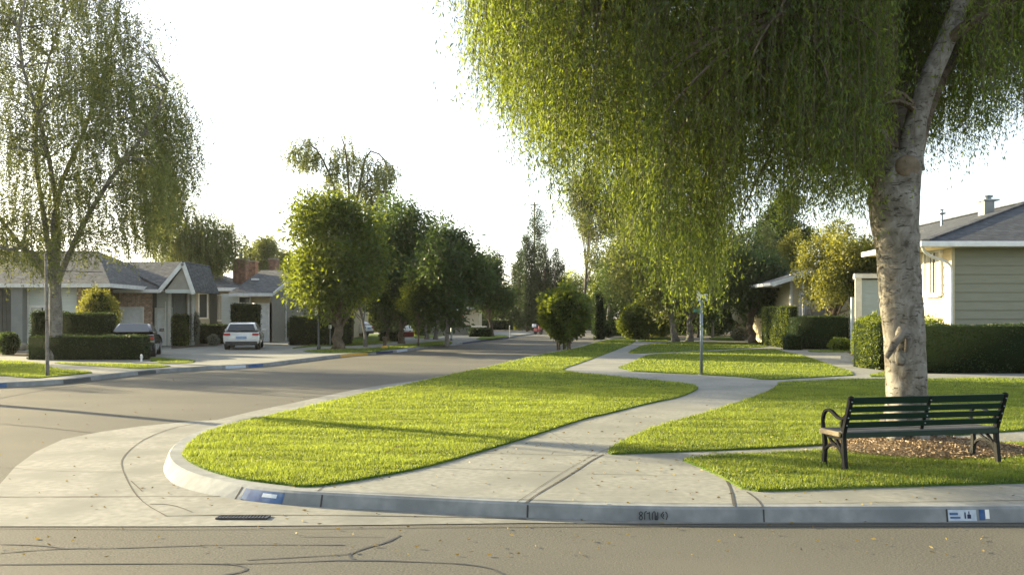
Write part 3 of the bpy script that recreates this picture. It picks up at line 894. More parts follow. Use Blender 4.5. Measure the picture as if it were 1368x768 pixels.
kerb_strip('storm_drain', lbase, lmid, 184, 210, .1, .95, M['darkpost'], near=60)
kerb_strip('kerb_paint', lbase, lmid, 300, 330, .1, .95, M['pale_paint'], near=60)
kerb_strip('kerb_paint', lbase, lmid, 331, 352, .1, .98, M['blue_paint'], near=60)
kerb_strip('kerb_paint', lbase, lmid, 455, 492, .0, 1, M['yellow_paint'], near=60)
kerb_strip('kerb_paint', lbase, lmid, 502, 526, .0, 1, M['navy_paint'], near=60)
kerb_strip('kerb_paint', lbase, lmid, 530, 545, .0, 1, M['pale_paint'], near=70)
kerb_strip('kerb_paint', lbase, lmid, 618, 680, .0, 1, M['navy_paint'], near=90)
# vertical joints on the near kerb face
for u in (704.5, 1021, 312, 428, 1266):
    kerb_strip('kerb_joint', rbase, rmid, u - 1.4, u + 1.4, 0, 1.0, M['joint'], near=9)

# stencilled characters on the near kerb: drawn as strokes on its face
KY = None
for i in range(len(rbase)):
    a, b = rbase[i], rbase[(i + 1) % len(rbase)]
    for p, q in ((a, b),):
        for t in (0, .25, .5, .75):
            x, y = lerp(p[0], q[0], t), lerp(p[1], q[1], t)
            if 4 < y < 9 and abs(U0 + F * x / y - 873) < 14: KY = y + .0
KY = KY or gp(873, 690, 0)[1]
mb = MB()


def stroke(pts, w=.008):
    for a, b in zip(pts, pts[1:]):
        mb.beam((a[0], KY - .003 - (a[1] - .02) * -.0, a[1]), (b[0], KY - .003, b[1]), w, .003, up=(0, 1, 0))


k0 = hx(853, KY); s_ = .0066            # metres per photo pixel there
def SP(*p): stroke([(k0 + x * s_, .020 + y * s_) for x, y in p])
SP((3, 6), (1.2, 7.5), (1, 9.5), (3, 11.3), (5, 9.5), (4.6, 7.5), (3, 6), (1, 4.4), (.9, 2), (3, .4), (5, 2), (5, 4.4), (3, 6))
SP((8, .6), (8, 9.4), (9, 11.2), (10.6, 11.4)); SP((10.6, 9.2), (14, 9.2))
SP((14, 11), (14, 2.4), (15.4, .6)); SP((18, .6), (18, 8.4), (19.4, 11), (21, 11.2), (21.6, 9), (21.6, .8), (25, .8), (25, 10.6)); SP((23.2, 1), (23.2, 6))
SP((32.5, 11), (29, 6.2), (33, 1.6)); SP((33.2, 8), (31.5, 6.4), (33, 5)); SP((35, 11), (37, 8.4), (37.3, 4.6), (36, .6))
o = mb.build('kerb_lettering', M['black_paint']); o['kind'] = 'structure'

# gutter grate
gx, gy = gp(325, 692.5, 0)
t = thing('drain_grate', 'dark slotted iron drain grate set in the concrete gutter below the corner', 'drain grate', (gx, gy, .006))
mb = MB()
for i in range(15):
    xx = -.20 + i * .4 / 14
    mb.box(xx - .008, xx + .008, -.045, .045, .002, .012)
mb.build('bar', M['iron'], t)
mb = MB(); mb.box(-.225, .225, -.06, -.045, .002, .015); mb.box(-.225, .225, .045, .06, .002, .015); mb.box(-.225, -.21, -.045, .045, .002, .015); mb.box(.21, .225, -.045, .045, .002, .015)
mb.build('frame', M['iron'], t)
mb = MB(); mb.box(-.21, .21, -.045, .045, .0008, .0015); mb.build('slot', M['tyre'], t)

# fallen leaves scattered over paths, gutter, road and grass
k = 1500
g = np.random.default_rng(8)
yy = 6.3 + g.random(k) ** 1.5 * 20; xx_ = g.uniform(-.62, .62, k) * yy
under = g.random(k) < .55
xx_[under] = TRX - 1.5 + g.normal(size=under.sum()) * 3.2; yy[under] = TRY + g.normal(size=under.sum()) * 1.9
m = yy > 6; xx_, yy = xx_[m], yy[m]; k = len(xx_)
zz_ = np.full(k, .014); zz_[inside(offset(RB, -.05), xx_, yy)] = PAVE + .008
for P in LAWNS: zz_[inside(P, xx_, yy)] = PAVE + .045
M['dead_leaf'] = leafy('fallen_leaves', (.10, .07, .02), (.30, .24, .06), (.3, .2, .05), .2)
o = quads_obj('fallen_leaves', [leaf_arrays(np.stack([xx_, yy, zz_], 1), unit(g.normal(size=(k, 3)) * [1, 1, .12]), g.uniform(.025, .055, k), g.uniform(.010, .02, k), g.random(k))], M['dead_leaf'])
o['kind'] = 'stuff'; tag(o, 'small yellow brown fallen leaves scattered over paths, gutter and grass', 'fallen leaves')
# ------------------------------------------------------------------ bench
BA = Vector((3.50, 9.05)); BBv = Vector((5.40, 9.50))
ax = (BBv - BA); BL = ax.length; rz = math.atan2(ax.y, ax.x)
bench = thing('park_bench', 'dark green slatted park bench with black iron ends before the big tree', 'bench', (BA.x, BA.y, PAVE + .018), rz)
# local: x along the bench (0..BL), y towards the tree (seat side), z up


def flatbar(mb, x, pts, w, t):                # iron bar in the plane x = const, thickness t along x
    P = chaikin([(p[0], p[1]) for p in pts], 2, False); n = len(P)
    vs = []
    for i, p in enumerate(P):
        d = Vector((P[min(i + 1, n - 1)][0] - P[max(i - 1, 0)][0], P[min(i + 1, n - 1)][1] - P[max(i - 1, 0)][1])).normalized()
        ww = (w[0] + (w[1] - w[0]) * i / (n - 1)) / 2 if hasattr(w, '__len__') else w / 2
        a = (p[0] - d.y * ww, p[1] + d.x * ww); b = (p[0] + d.y * ww, p[1] - d.x * ww)
        vs += [(x - t / 2, a[0], a[1]), (x + t / 2, a[0], a[1]), (x + t / 2, b[0], b[1]), (x - t / 2, b[0], b[1])]
    fs = [(4 * i + j, 4 * i + (j + 1) % 4, 4 * i + 4 + (j + 1) % 4, 4 * i + 4 + j) for i in range(n - 1) for j in range(4)]
    fs += [(0, 1, 2, 3), (4 * n - 1, 4 * n - 2, 4 * n - 3, 4 * n - 4)]
    mb.add(vs, fs)


for x in (.02, BL - .02):
    e = MB()                                   # rear leg running up into the back post, leaning back
    flatbar(e, x, [(.02, 0), (.035, .12), (.05, .27), (.055, .37), (.02, .48), (-.03, .62), (-.075, .76)], (.05, .042), .045)
    fr = e.build('end_frame', M['bench_iron'], bench, bevel=.005)
    e = MB(); e.box(x - .03, x + .03, -.01, .055, 0, .02); e.build('foot', M['bench_iron'], fr, bevel=.004)
    e = MB(); e.lathe([(.005, -.028), (.026, -.02), (.032, 0), (.026, .02), (.005, .028)], (x, -.078, .765), 10); e.build('finial', M['bench_iron'], fr, smooth=True)
    e = MB(); flatbar(e, x, [(.405, 0), (.395, .10), (.385, .22), (.40, .34), (.42, .37)], (.046, .04), .04)
    e.box(x - .03, x + .03, .375, .44, 0, .02)
    e.build('leg', M['bench_iron'], bench, bevel=.005)
    e = MB()                                   # scrolled arm
    flatbar(e, x, [(-.01, .585), (.05, .545), (.11, .53), (.18, .555), (.26, .60), (.34, .61), (.40, .575), (.432, .50), (.425, .42), (.41, .36)], .03, .036)
    flatbar(e, x, [(.06, .54), (.085, .48), (.075, .43), (.05, .385)], .026, .03)
    e.build('armrest', M['bench_iron'], bench, bevel=.004)
    e = MB()                                   # rail under the seat and the crossed braces
    flatbar(e, x, [(.04, .355), (.12, .325), (.24, .325), (.35, .34), (.43, .375)], .034, .036)
    flatbar(e, x, [(.05, .15), (.11, .24), (.20, .32)], .024, .03)
    flatbar(e, x, [(.39, .15), (.33, .22), (.22, .25), (.11, .22), (.05, .12)], .026, .03)
    flatbar(e, x, [(.33, .33), (.26, .27), (.19, .25)], .022, .03)
    e.build('brace', M['bench_iron'], bench, bevel=.003)
# back slats (four) follow the leaning post
mb = MB()
for z0, z1, y0 in ((.698, .776, -.055), (.612, .676, -.024), (.528, .592, .004), (.442, .506, .034)):
    sl = -.36
    dz = z1 - z0; yy = y0
    mb.hexa([(.0, yy - .012 + 0, z0), (BL, yy - .012, z0), (BL, yy + .014, z0), (0, yy + .014, z0),
             (.0, yy - .012 + sl * dz, z1), (BL, yy - .012 + sl * dz, z1), (BL, yy + .014 + sl * dz, z1), (0, yy + .014 + sl * dz, z1)])
mb.build('backrest', M['bench_green'], bench, bevel=.005)
mb = MB()
for x in (BL * .5, ):
    flatbar(mb, x, [(.06, .36), (.045, .45), (.0, .56), (-.045, .66), (-.085, .765)], .016, .04)
mb.build('back_strap', M['bench_iron'], bench, bevel=.003)
mb = MB()
for i, z in ((0, .39), (1, .382), (2, .378), (3, .382), (4, .39)):
    y = .075 + i * .079
    mb.box(-.005, BL + .005, y - .034, y + .034, z - .012, z + .014)
seat = mb.build('seat', M['bench_seat'], bench, bevel=.005)
mb = MB(); mb.box(.03, BL - .03, .018, .040, .335, .392); mb.build('seat_rail', M['bench_green'], bench, bevel=.004)
mb = MB(); mb.box(-.03, -.006, .06, .43, .345, .40)
mb.build('seat_end', M['bench_end'], bench, bevel=.01)
for x in (.02, BL * .5, BL - .02):
    for z, y in ((.73, -.088), (.64, -.055), (.558, -.026), (.475, .004)):
        mb = MB(); mb.tube([(x, y + .0, z), (x, y - .012, z)], .008, 8); mb.build('bolt', M['galv'], bench)
# ------------------------------------------------------------------ the big weeping tree by the bench
def prof(pts):
    xs = np.array([p[0] for p in pts], float); ys = np.array([p[1] for p in pts], float)
    return lambda u: np.interp(u, xs, ys)


def hero():
    global rng
    rng = np.random.default_rng(42); rd = random.Random(42)
    X0, Y0 = TRX, TRY
    t = thing('weeping_tree', 'big weeping tree with stout mottled pale trunk standing behind the bench', 'tree', (X0, Y0, PAVE))
    def L(u, v, dy=0.0):
        p = wp(u, v, Y0 + dy); return Vector((p[0] - X0, p[1] - Y0, p[2] - PAVE))
    mb = MB()
    path = [L(1213, 608), L(1212, 590), L(1212, 570), L(1212, 530), L(1210, 490), L(1207, 440), L(1203, 390), L(1199, 340), L(1196, 300), L(1194, 265), L(1200, 235), L(1208, 212)]
    s = 1 / 106.5
    rads = [r * s * .93 for r in (50, 37, 31, 28.5, 27.5, 27, 27.5, 29, 32, 35, 33, 27)]
    P = [path[0]]; Rr = [rads[0]]
    for i in range(len(path) - 1):
        for k in range(1, 5):
            P.append(path[i].lerp(path[i + 1], k / 4)); Rr.append(lerp(rads[i], rads[i + 1], k / 4))
    mb.tube(P, Rr, 40, rough=.13, seed=3)
    for a in range(7):                         # root flares
        th = a * .9 + .3
        mb.tube(bez((math.cos(th) * .22, math.sin(th) * .22, .34), (math.cos(th) * .30, math.sin(th) * .30, .10), (math.cos(th) * .52, math.sin(th) * .52, -.03), 6), [.10, .11, .11, .10, .07, .03], 8, rough=.15, seed=a)
    # burrs and healed cuts
    tr = mb.build('trunk', M['bark_pale'], t, smooth=True)
    for (u, v, r, dy) in ((1206, 452, 15, -.20), (1199, 476, 9, -.22), (1170, 300, 11, -.1), (1222, 320, 12, -.20), (1178, 245, 13, -.15), (1222, 226, 15, -.12), (1230, 262, 8, 0), (1213, 385, 8, -.24)):
        mb = MB(); c = L(u, v, dy * .8); c.x += (L(1205, v).x - c.x) * .3; solid_blob(mb, c, (r * s * .8, r * s * .7, r * s * 1.3), 8, u, .3)
        mb.build('burr', M['bark_pale'], tr, smooth=True)
    mb = MB()
    c = L(1212, 224, -.27); mb.tube([c + Vector((0, .2, 0)), c + Vector((.02, .02, .02)), c + Vector((.02, -.02, .02))], [.16, .15, .13], 14, rough=.1)
    mb.build('pruning_scar', M['cut'], tr, smooth=True)
    mb = MB()
    mb.tube([L(1184, 478, -.26), L(1196, 458, -.30), L(1206, 446, -.29), L(1214, 452, -.27), L(1210, 470, -.26)], [.03, .05, .055, .045, .02], 8, rough=.3)
    mb.build('pruning_scar', M['bark_grey'], tr, smooth=True)
    # limbs
    limbs = [([L(1212, 225), L(1217, 190), L(1226, 150), L(1241, 105), L(1262, 60), L(1282, 10), L(1300, -60)], [.21, .155, .125, .12, .115, .10, .07]),
             ([L(1200, 235), L(1190, 190, .2), L(1178, 120, .5), L(1168, 40, .9), L(1150, -60, 1.3)], [.22, .16, .13, .11, .07]),
             ([L(1185, 250), L(1150, 200, .4), L(1090, 120, 1.0), L(1010, 20, 1.7), L(930, -60, 2.2)], [.17, .13, .10, .085, .05]),
             ([L(1195, 225, .2), L(1140, 120, -.4), L(1060, 20, -.9), L(960, -60, -1.0)], [.14, .11, .09, .05]),
             ([L(1215, 222, .2), L(1240, 130, .8), L(1290, 40, 1.6), L(1370, -40, 2.2)], [.15, .11, .09, .05]),
             ([L(1210, 215, .1), L(1200, 130, 1.2), L(1215, 30, 2.2), L(1230, -60, 3.0)], [.15, .12, .10, .06]),
             ([L(1150, 200, .4), L(1020, 120, 1.6), L(900, 60, 2.4), L(800, 20, 3.0), L(700, -10, 3.2)], [.09, .075, .06, .045, .025]),
             ([L(1090, 120, 1.0), L(960, 60, .2), L(820, 0, .2), L(700, -40, .4)], [.075, .06, .045, .025]),
             ([L(1262, 60), L(1310, 20, -.3), L(1370, -10, -.5), L(1430, -10, -.5)], [.07, .055, .04, .025]),
             ([L(1010, 20, 1.7), L(940, 50, 2.6), L(880, 120, 3.2), L(860, 190, 3.4)], [.06, .05, .035, .02])]
    for p, r in limbs:
        b = MB(); q = chaikin([tuple(x) for x in p], 1, False)
        rr = np.interp(np.linspace(0, 1, len(q)), np.linspace(0, 1, len(r)), r)
        b.tube(q, list(rr), 12, rough=.10, seed=r[0] * 50)
        b.build('limb', M['bark_pale'] if r[0] > .20 and r[1] < .156 else M['bark'], t, smooth=True)
    # hanging foliage: bunches of strands whose lower ends follow the crown's skirt
    low = prof([(560, -80), (628, 20), (650, 105), (690, 150), (715, 195), (735, 225), (760, 245), (800, 256), (840, 282), (868, 325), (900, 380), (918, 402), (930, 380), (948, 384), (960, 400), (974, 335), (988, 275),
                (1020, 245), (1050, 264), (1090, 268), (1115, 246), (1140, 250), (1165, 262), (1185, 225), (1215, 170), (1238, 190), (1262, 200), (1290, 190), (1320, 170), (1345, 140), (1380, 110), (1450, 90), (1560, 40), (1700, -50)])
    tops, lens, sways, tb = [], [], [], []
    nb = 1250
    for b in range(nb):
        q = rd.random(); u = rd.uniform(600, 1640) if q < .25 else (rd.uniform(1090, 1400) if q < .5 else rd.uniform(640, 1240))
        dy = rd.uniform(-1.6, 4.0)
        if 1180 < u < 1250 and dy < .4: dy += 1.8           # the front of the trunk fork stays open
        if u > 1240 and rd.random() < .7: dy = rd.uniform(.3, 3.6)
        lean = 0
        if 1185 < u < 1290 and dy < 1.0: continue
        vl = float(low(u)) + rd.gauss(0, 20) - (abs(rd.gauss(0, 1)) * 75 if rd.random() < .55 else 0)
        Yb = Y0 + dy
        zb = hz(vl, Yb); xb = hx(u, Yb)
        # height of the crown roof over this spot
        e = ((xb - (X0 - .3)) / 7.0) ** 2 + ((dy - 1.2) / 4.4) ** 2
        roof = 4.3 + 4.6 * math.sqrt(max(.03, 1 - e))
        if roof < zb + .6: roof = zb + .6
        zt = min(roof, zb + rd.uniform(1.0, 2.6))
        reps = 1 + int((roof - zb) > 2.4) + int((roof - zb) > 4.4)
        for k in range(reps):
            z0 = min(zb + k * rd.uniform(1.2, 1.8), roof - .8)
            z1 = min(roof, z0 + rd.uniform(1.1, 2.3))
            bt = rd.choice([.05, .25, .4, .6, .95])
            m = 12
            sp = rd.choice([.05, .07, .09, .13, .2])
            ox, oy = rng.normal(size=m) * sp, rng.normal(size=m) * sp
            ln = np.maximum(.35, (z1 - z0) * rng.uniform(.55, 1.05, m))
            jit = rng.random(m) * .3
            tops.append(np.stack([xb - X0 + ox, dy + oy, np.full(m, z1 - PAVE) - (z1 - z0 - ln) * rng.random(m) * .6 - jit], 1))
            lens.append(ln)
            sx = (xb - X0) / 45
            sways.append(np.stack([sx + rng.normal(size=m) * .10, rng.normal(size=m) * .10, np.zeros(m)], 1)); tb.append(np.full(m, bt))
    tops = np.concatenate(tops); lens = np.concatenate(lens); sways = np.concatenate(sways); tb = np.concatenate(tb)
    print('hero strands', len(lens))
    lv = strand_leaves(tops, lens, sways, 620000, .064, .0165, tb, .40, .017)
    quads_obj('crown', [lv], M['willow'], t)
    mb = MB(); strand_twigs(mb, tops, lens, sways, range(0, len(lens), 4), .0035)
    mb.build('twigs', M['twig'], t)
    # smaller boughs that carry the bunches
    mb = MB()
    ends = [Vector(tops[i]) for i in range(0, len(tops), 60)]
    stems = [q for p, r in limbs for q in p[2:]]
    for e in ends:
        s0 = min(stems, key=lambda q: (q - e).length + max(0, q.z - e.z) * .5)
        if (s0 - e).length > 4.5: continue
        mid = (s0 + e) / 2 + Vector((0, 0, .35))
        mb.tube(bez(s0, mid, e, 6), [.035, .030, .024, .018, .013, .007], 5, cap=False)
    mb.build('branches', M['bark'], t)


hero()


def weeping(name, label, u, vb, box, lowp, n, L, mat='birch', bark='bark_grey', rt=.3, split=380, lean=0, bunch=200, seed=1, rise=1.0, ry=.8, limbs=(), Y=None, group=None, sp0=.18, ll=(1.2, 3.2), topv=None, thin=0):
    global rng
    rng = np.random.default_rng(seed); rd = random.Random(seed)
    if Y is None: X, Y = gp(u, vb)
    else: X = hx(u, Y)
    t = thing(name, label, 'tree', (X, Y, PAVE), 0, group)
    def P(uu, vv, dy=0): p = wp(uu, vv, Y + dy); return Vector((p[0] - X, p[1] - Y, p[2] - PAVE))
    u0, u1, vt = box
    low = prof(lowp); top = prof(topv) if topv else (lambda q: vt)
    mb = MB()
    sp = P(u + lean, split)
    tp = [Vector((0, 0, -.05)), Vector((0, 0, .25)), Vector((sp.x * .3, 0, sp.z * .4)), Vector((sp.x * .6, 0, sp.z * .75)), sp]
    mb.tube(chaikin([tuple(x) for x in tp], 1, False), list(np.linspace(rt * 1.25, rt * .85, 8)), 12, rough=.15, seed=seed)
    mb.build('trunk', M[bark], t, smooth=True)
    rx = (hx(u1, Y) - hx(u0, Y)) / 2
    for lp in limbs:
        q = [P(*w) for w in lp]
        b = weeping.mb; q = chaikin([tuple(sp + Vector((0, 0, -.3)))] + [tuple(x) for x in q], 1, False)
        b.tube(q, list(np.linspace(rt * .55, rt * .08, len(q))), 7, rough=.1, cap=False)
    allq = [Vector(c) for lp in limbs for c in chaikin([tuple(sp)] + [tuple(P(*w)) for w in lp], 1, False)[2:]]
    tops, lens, sways, tb = [], [], [], []
    for b in range(bunch):
        uu = rd.uniform(u0, u1); dy = rd.gauss(0, .45) * rx * ry
        vl = float(low(uu)); vtt = float(top(uu))
        if vtt > vl - 12: continue
        if thin and rd.random() < thin * (1 - min(1, max(0, (rd.uniform(vtt, vl) + 40) / 240))): continue
        vv = rd.uniform(vtt, vl)
        c = P(uu, vv, dy); m = 9
        ln = rng.uniform(*ll, m); ln = np.minimum(ln, max(.5, (vl - vv) * Y / F + .3))
        tops.append(np.array(c)[None] + rng.normal(size=(m, 3)) * sp0 * [1.2, 1.2, .8]); lens.append(ln)
        sways.append(np.stack([c.x / 14 + rng.normal(size=m) * .14, rng.normal(size=m) * .15, np.zeros(m)], 1)); tb.append(np.full(m, rd.uniform(.2, .8)))
        if b % 3 == 0 and allq:
            s0 = min(allq + [sp], key=lambda q: (q - c).length + max(0, q.z - c.z) * .6)
            mb2 = weeping.mb
            mb2.tube(bez(s0, (s0 + c) / 2 + Vector((0, 0, .5)), c, 5), [rt * .12, rt * .10, rt * .08, rt * .05, rt * .03], 4, cap=False)
    tops = np.concatenate(tops); lens = np.concatenate(lens); sways = np.concatenate(sways); tb = np.concatenate(tb)
    quads_obj('crown', [strand_leaves(tops, lens, sways, n, L, L * .36, tb, .55)], M[mat], t)
    weeping.mb.build('branches', M[bark], t); weeping.mb = MB()
    return t


weeping.mb = MB()
weeping('weeping_tree', 'tall feathery weeping tree with grey trunk before the low clipped hedge at the left edge', 74, 480, (-110, 232, -60),
        [(-120, 345), (0, 345), (40, 340), (60, 365), (90, 360), (110, 338), (125, 330), (150, 328), (185, 330), (205, 300), (232, 235)], 290000, .10, thin=.35, sp0=.42, ll=(.7, 2.3), split=372, bunch=720, seed=4, rt=.24,
        limbs=[[(60, 300), (45, 200, 1), (58, 100, 1.5), (90, 0, 2)], [(110, 300, -1), (150, 235, -1.5), (205, 165, -2), (225, 110, -2)], [(20, 320, 1), (-30, 250, 1), (-60, 120, 2)],
               [(70, 270), (120, 160, 2), (150, 60, 3), (165, -20, 3)], [(40, 330, -1), (0, 335, -2), (-50, 300, -2)], [(80, 300, 1), (60, 180, -2), (20, 60, -3), (40, -30, -3)]],
        topv=[(-110, -60), (150, -60), (165, 20), (185, 60), (205, 85), (232, 110)])
weeping('weeping_tree', 'thin weeping tree with open trailing sprays behind the gabled grey roof', 262, 0, (205, 306, 190), [(205, 330), (230, 352), (262, 365), (290, 358), (306, 330)], 60000, .17,
        Y=62, split=330, bunch=150, seed=9, rt=.2, sp0=.45, ll=(1.2, 3.0), mat='birch',
        limbs=[[(250, 300), (238, 265, 1)], [(275, 305), (290, 310)], [(264, 300), (260, 285)]], topv=[(205, 190), (225, 215), (245, 262), (262, 290), (290, 285), (306, 300)])
weeping('weeping_tree', 'very tall tree with drooping bare arms rising above the rounded street trees', 468, 0, (396, 522, 180), [(396, 215), (415, 228), (432, 212), (440, 255), (455, 290), (500, 290), (515, 250), (522, 225)], 15000, .22,
        Y=66, split=300, bunch=90, seed=13, rt=.24, sp0=.26, ll=(1.0, 2.6), mat='birch', bark='bark',
        limbs=[[(452, 270), (438, 225), (418, 192), (402, 196)], [(466, 250), (462, 200), (455, 180)], [(480, 250), (490, 200), (512, 208), (520, 232)], [(475, 260), (502, 232), (508, 250)]],
        topv=[(396, 192), (415, 180), (428, 205), (438, 240), (448, 182), (465, 180), (480, 205), (500, 195), (522, 220)])
# ---------------------------------------------------------------- street and garden trees
ST = 'street trees on the far side of the road'
broad_tree('broadleaf_tree', 'largest rounded tree with sunlit yellow green left side and leaning dark trunk', 'tree', 452, 466.5, (374, 512, 256, 446), 'broad', n=20000, L=.25, rt=.30, seed=1, clumps=40, csize=.30, group=ST, depth=.8)
broad_tree('small_tree', 'small bright green tree on a straight pale grey trunk', 'tree', 488, 463, (438, 508, 346, 418), 'bright', n=6500, L=.19, bark='bark_grey', rt=.10, seed=2, clumps=16, csize=.38, group=ST)
broad_tree('broadleaf_tree', 'dense dark green tree with its trunk right of the small bright tree', 'tree', 536, 459, (478, 592, 268, 447), 'dark', n=17000, L=.26, rt=.20, seed=3, clumps=34, csize=.32, group=ST)
broad_tree('young_tree', 'slender young tree on a thin dark stem near the yellow painted kerb', 'tree', 559, 462, (534, 590, 375, 428), 'broad', n=5000, L=.14, rt=.05, seed=21, clumps=12, csize=.4, group=ST)
broad_tree('broadleaf_tree', 'broad low dark crown filling between the leaning trunk and the diverging grey trunks', 'tree', 518, 456, (470, 562, 330, 448), 'dark', n=12000, L=.26, rt=.14, seed=4, clumps=26, csize=.32, group=ST)
broad_tree('broadleaf_tree', 'dark green tree with two diverging grey trunks', 'tree', 576, 453, (530, 628, 292, 440), 'dark', n=15000, L=.28, bark='bark_grey', rt=.26, seed=5, clumps=30, csize=.30, forks=2, group=ST)
broad_tree('broadleaf_tree', 'dark tree on a plain upright trunk beside the white parked car', 'tree', 597, 462, (552, 648, 312, 436), 'dark', n=12000, L=.27, bark='bark_grey', rt=.13, seed=6, clumps=26, csize=.30, group=ST, airy=.15)
broad_tree('broadleaf_tree', 'open topped tree furthest right in the row along the far kerb', 'tree', 657, 449, (608, 686, 335, 432), 'dark', n=11000, L=.30, bark='bark', rt=.20, seed=7, clumps=24, csize=.28, group=ST, airy=.3)
broad_tree('distant_tree', 'hazy green tree rising behind the brick chimneys', 'tree', 343, 0, (322, 366, 312, 385), 'birch', n=5000, L=.3, rt=.2, seed=8, Y=90, clumps=14, csize=.3, airy=.3)
broad_tree('distant_tree', 'pale far tree between the chimneys and the large rounded tree', 'tree', 378, 0, (362, 392, 322, 390), 'birch', n=3000, L=.3, rt=.2, seed=9, Y=95, clumps=10, csize=.36)
broad_tree('distant_tree', 'green far tree behind the gable at the left', 'tree', 240, 0, (218, 300, 318, 400), 'birch', n=6000, L=.26, rt=.2, seed=19, Y=78, clumps=16, csize=.32)
# middle distance, right of the street
broad_tree('leaning_tree', 'grey green tree with two leaning pale trunks where the paths meet', 'tree', 912, 456, (800, 985, 285, 428), 'birch', n=17000, L=.25, bark='bark_grey', rt=.36, seed=10, clumps=46, csize=.25, forks=2, depth=.6, airy=.15)
broad_tree('slender_tree', 'tall airy tree with thin pale stem and open sprays against the sky', 'tree', 779, 0, (752, 822, 205, 385), 'birch', n=9000, L=.22, bark='bark_grey', rt=.15, seed=11, Y=78, clumps=20, csize=.24, airy=.5)
broad_tree('slender_tree', 'second airy tree behind, just right of the tallest slender stem', 'tree', 812, 0, (786, 872, 225, 380), 'birch', n=9000, L=.24, bark='bark_grey', rt=.15, seed=12, Y=84, clumps=20, csize=.24, airy=.5)
broad_tree('leaning_tree', 'dark tree whose brown trunk slants left beside the white flowering bush', 'tree', 1006, 458.5, (950, 1052, 328, 428), 'dark', n=13000, L=.24, bark='bark', rt=.27, lean=-1.6, seed=14, clumps=36, csize=.28, depth=.7)
broad_tree('distant_tree', 'tall dark pine like tree behind the golden tree', 'tree', 1045, 0, (1014, 1078, 258, 352), 'dark', n=7000, L=.28, rt=.3, seed=15, Y=76, clumps=18, csize=.26, airy=.3)
broad_tree('golden_tree', 'golden green tree lit by the sun over the pale house', 'tree', 1112, 0, (1062, 1168, 285, 440), 'gold', n=20000, L=.16, rt=.16, seed=16, Y=46.5, clumps=34, csize=.27)
broad_tree('golden_tree', 'small feathery golden tree at the roof edge of the pale house', 'tree', 1062, 0, (1044, 1084, 310, 375), 'gold', n=7000, L=.13, rt=.1, seed=17, Y=58, clumps=14, csize=.34)
broad_tree('distant_tree', 'dark tree between the golden tree and the pale blue shed', 'tree', 1158, 0, (1120, 1200, 318, 420), 'dark', n=9000, L=.2, rt=.2, seed=18, Y=56, clumps=20, csize=.3)
FT = 'distant trees beyond the end of the street'
for k, (u, Y, b, mt, lab) in enumerate([
        (640, 135, (612, 668, 358, 432), 'birch', 'low pale tree at the far end of the street'), (672, 140, (650, 700, 372, 436), 'broad', 'round far tree left of the tall cypresses'),
        (770, 132, (742, 800, 352, 436), 'bright', 'sunlit yellow green far tree right of the cypresses'), (815, 128, (788, 850, 345, 436), 'broad', 'green far tree behind the dark column'),
        (850, 120, (822, 890, 330, 436), 'dark', 'dark far tree behind the paired leaning trunks'), (600, 138, (565, 630, 350, 434), 'birch', 'far tree showing behind the white parked car'),
        (720, 150, (690, 760, 380, 438), 'dark', 'dark low tree behind the cypress feet'), (900, 112, (868, 950, 335, 440), 'broad', 'green far tree filling behind the street sign'),
        (955, 100, (915, 1000, 325, 445), 'dark', 'dark far tree left of the slanting trunk'), (540, 120, (500, 590, 355, 440), 'dark', 'far tree showing between the street tree trunks'),
        (470, 110, (420, 520, 345, 440), 'dark', 'far tree behind the large rounded tree'), (1010, 95, (980, 1060, 350, 445), 'broad', 'far tree left of the pale house roof'),
        (1230, 80, (1190, 1280, 330, 420), 'broad', 'far tree behind the sage green house')]):
    broad_tree('distant_tree', lab, 'tree', u, 0, b, mt, n=6500, L=.36, rt=.3, seed=40 + k, Y=Y, clumps=18, csize=.34, group=FT)


BT = 'garden trees massed behind the right hand path'
for k, (u, Y, b, mt, lab) in enumerate([
        (842, 70, (800, 885, 330, 446), 'dark', 'dark garden tree behind the broad bright shrub'), (885, 74, (850, 925, 300, 446), 'birch', 'grey green garden tree behind the paired trunks'),
        (935, 72, (895, 975, 305, 448), 'dark', 'dark garden tree behind the street sign'), (985, 66, (950, 1025, 300, 450), 'dark', 'dark garden tree behind the slanting trunk'),
        (1030, 70, (1000, 1062, 290, 440), 'birch', 'grey green garden tree left of the cream house roof'), (865, 66, (835, 895, 400, 450), 'broad', 'low green garden tree at the back of the upper lawn')]):
    broad_tree('garden_tree', lab, 'tree', u, 0, b, mt, n=13000, L=.22, rt=.2, seed=80 + k, Y=Y, clumps=26, csize=.32, group=BT)
FS = 'far shrubs closing the end of the street'
for k, (u0, u1, vt, Y, lab) in enumerate([(585, 625, 405, 133, 'far shrub left of the street end, behind the parked car'), (618, 655, 398, 136, 'far shrub at the left of the street end'), (648, 690, 402, 131, 'far shrub behind the thin post at the kerb end'),
                                     (684, 722, 404, 138, 'far shrub behind the red scooter'), (752, 792, 408, 130, 'far shrub just right of the roadside bush'), (782, 815, 404, 126, 'far shrub behind the dark column shrub'),
                                     (480, 530, 400, 100, 'far shrub between the first street tree trunks'), (520, 570, 402, 104, 'far shrub between the later street tree trunks')]):
    bush('far_shrub', lab, 'shrub', u0, u1, vt, 0, ['broad', 'dark'][k % 2], 5000, .3, Y=Y, group=FS, seed=120 + k, amp=.35)


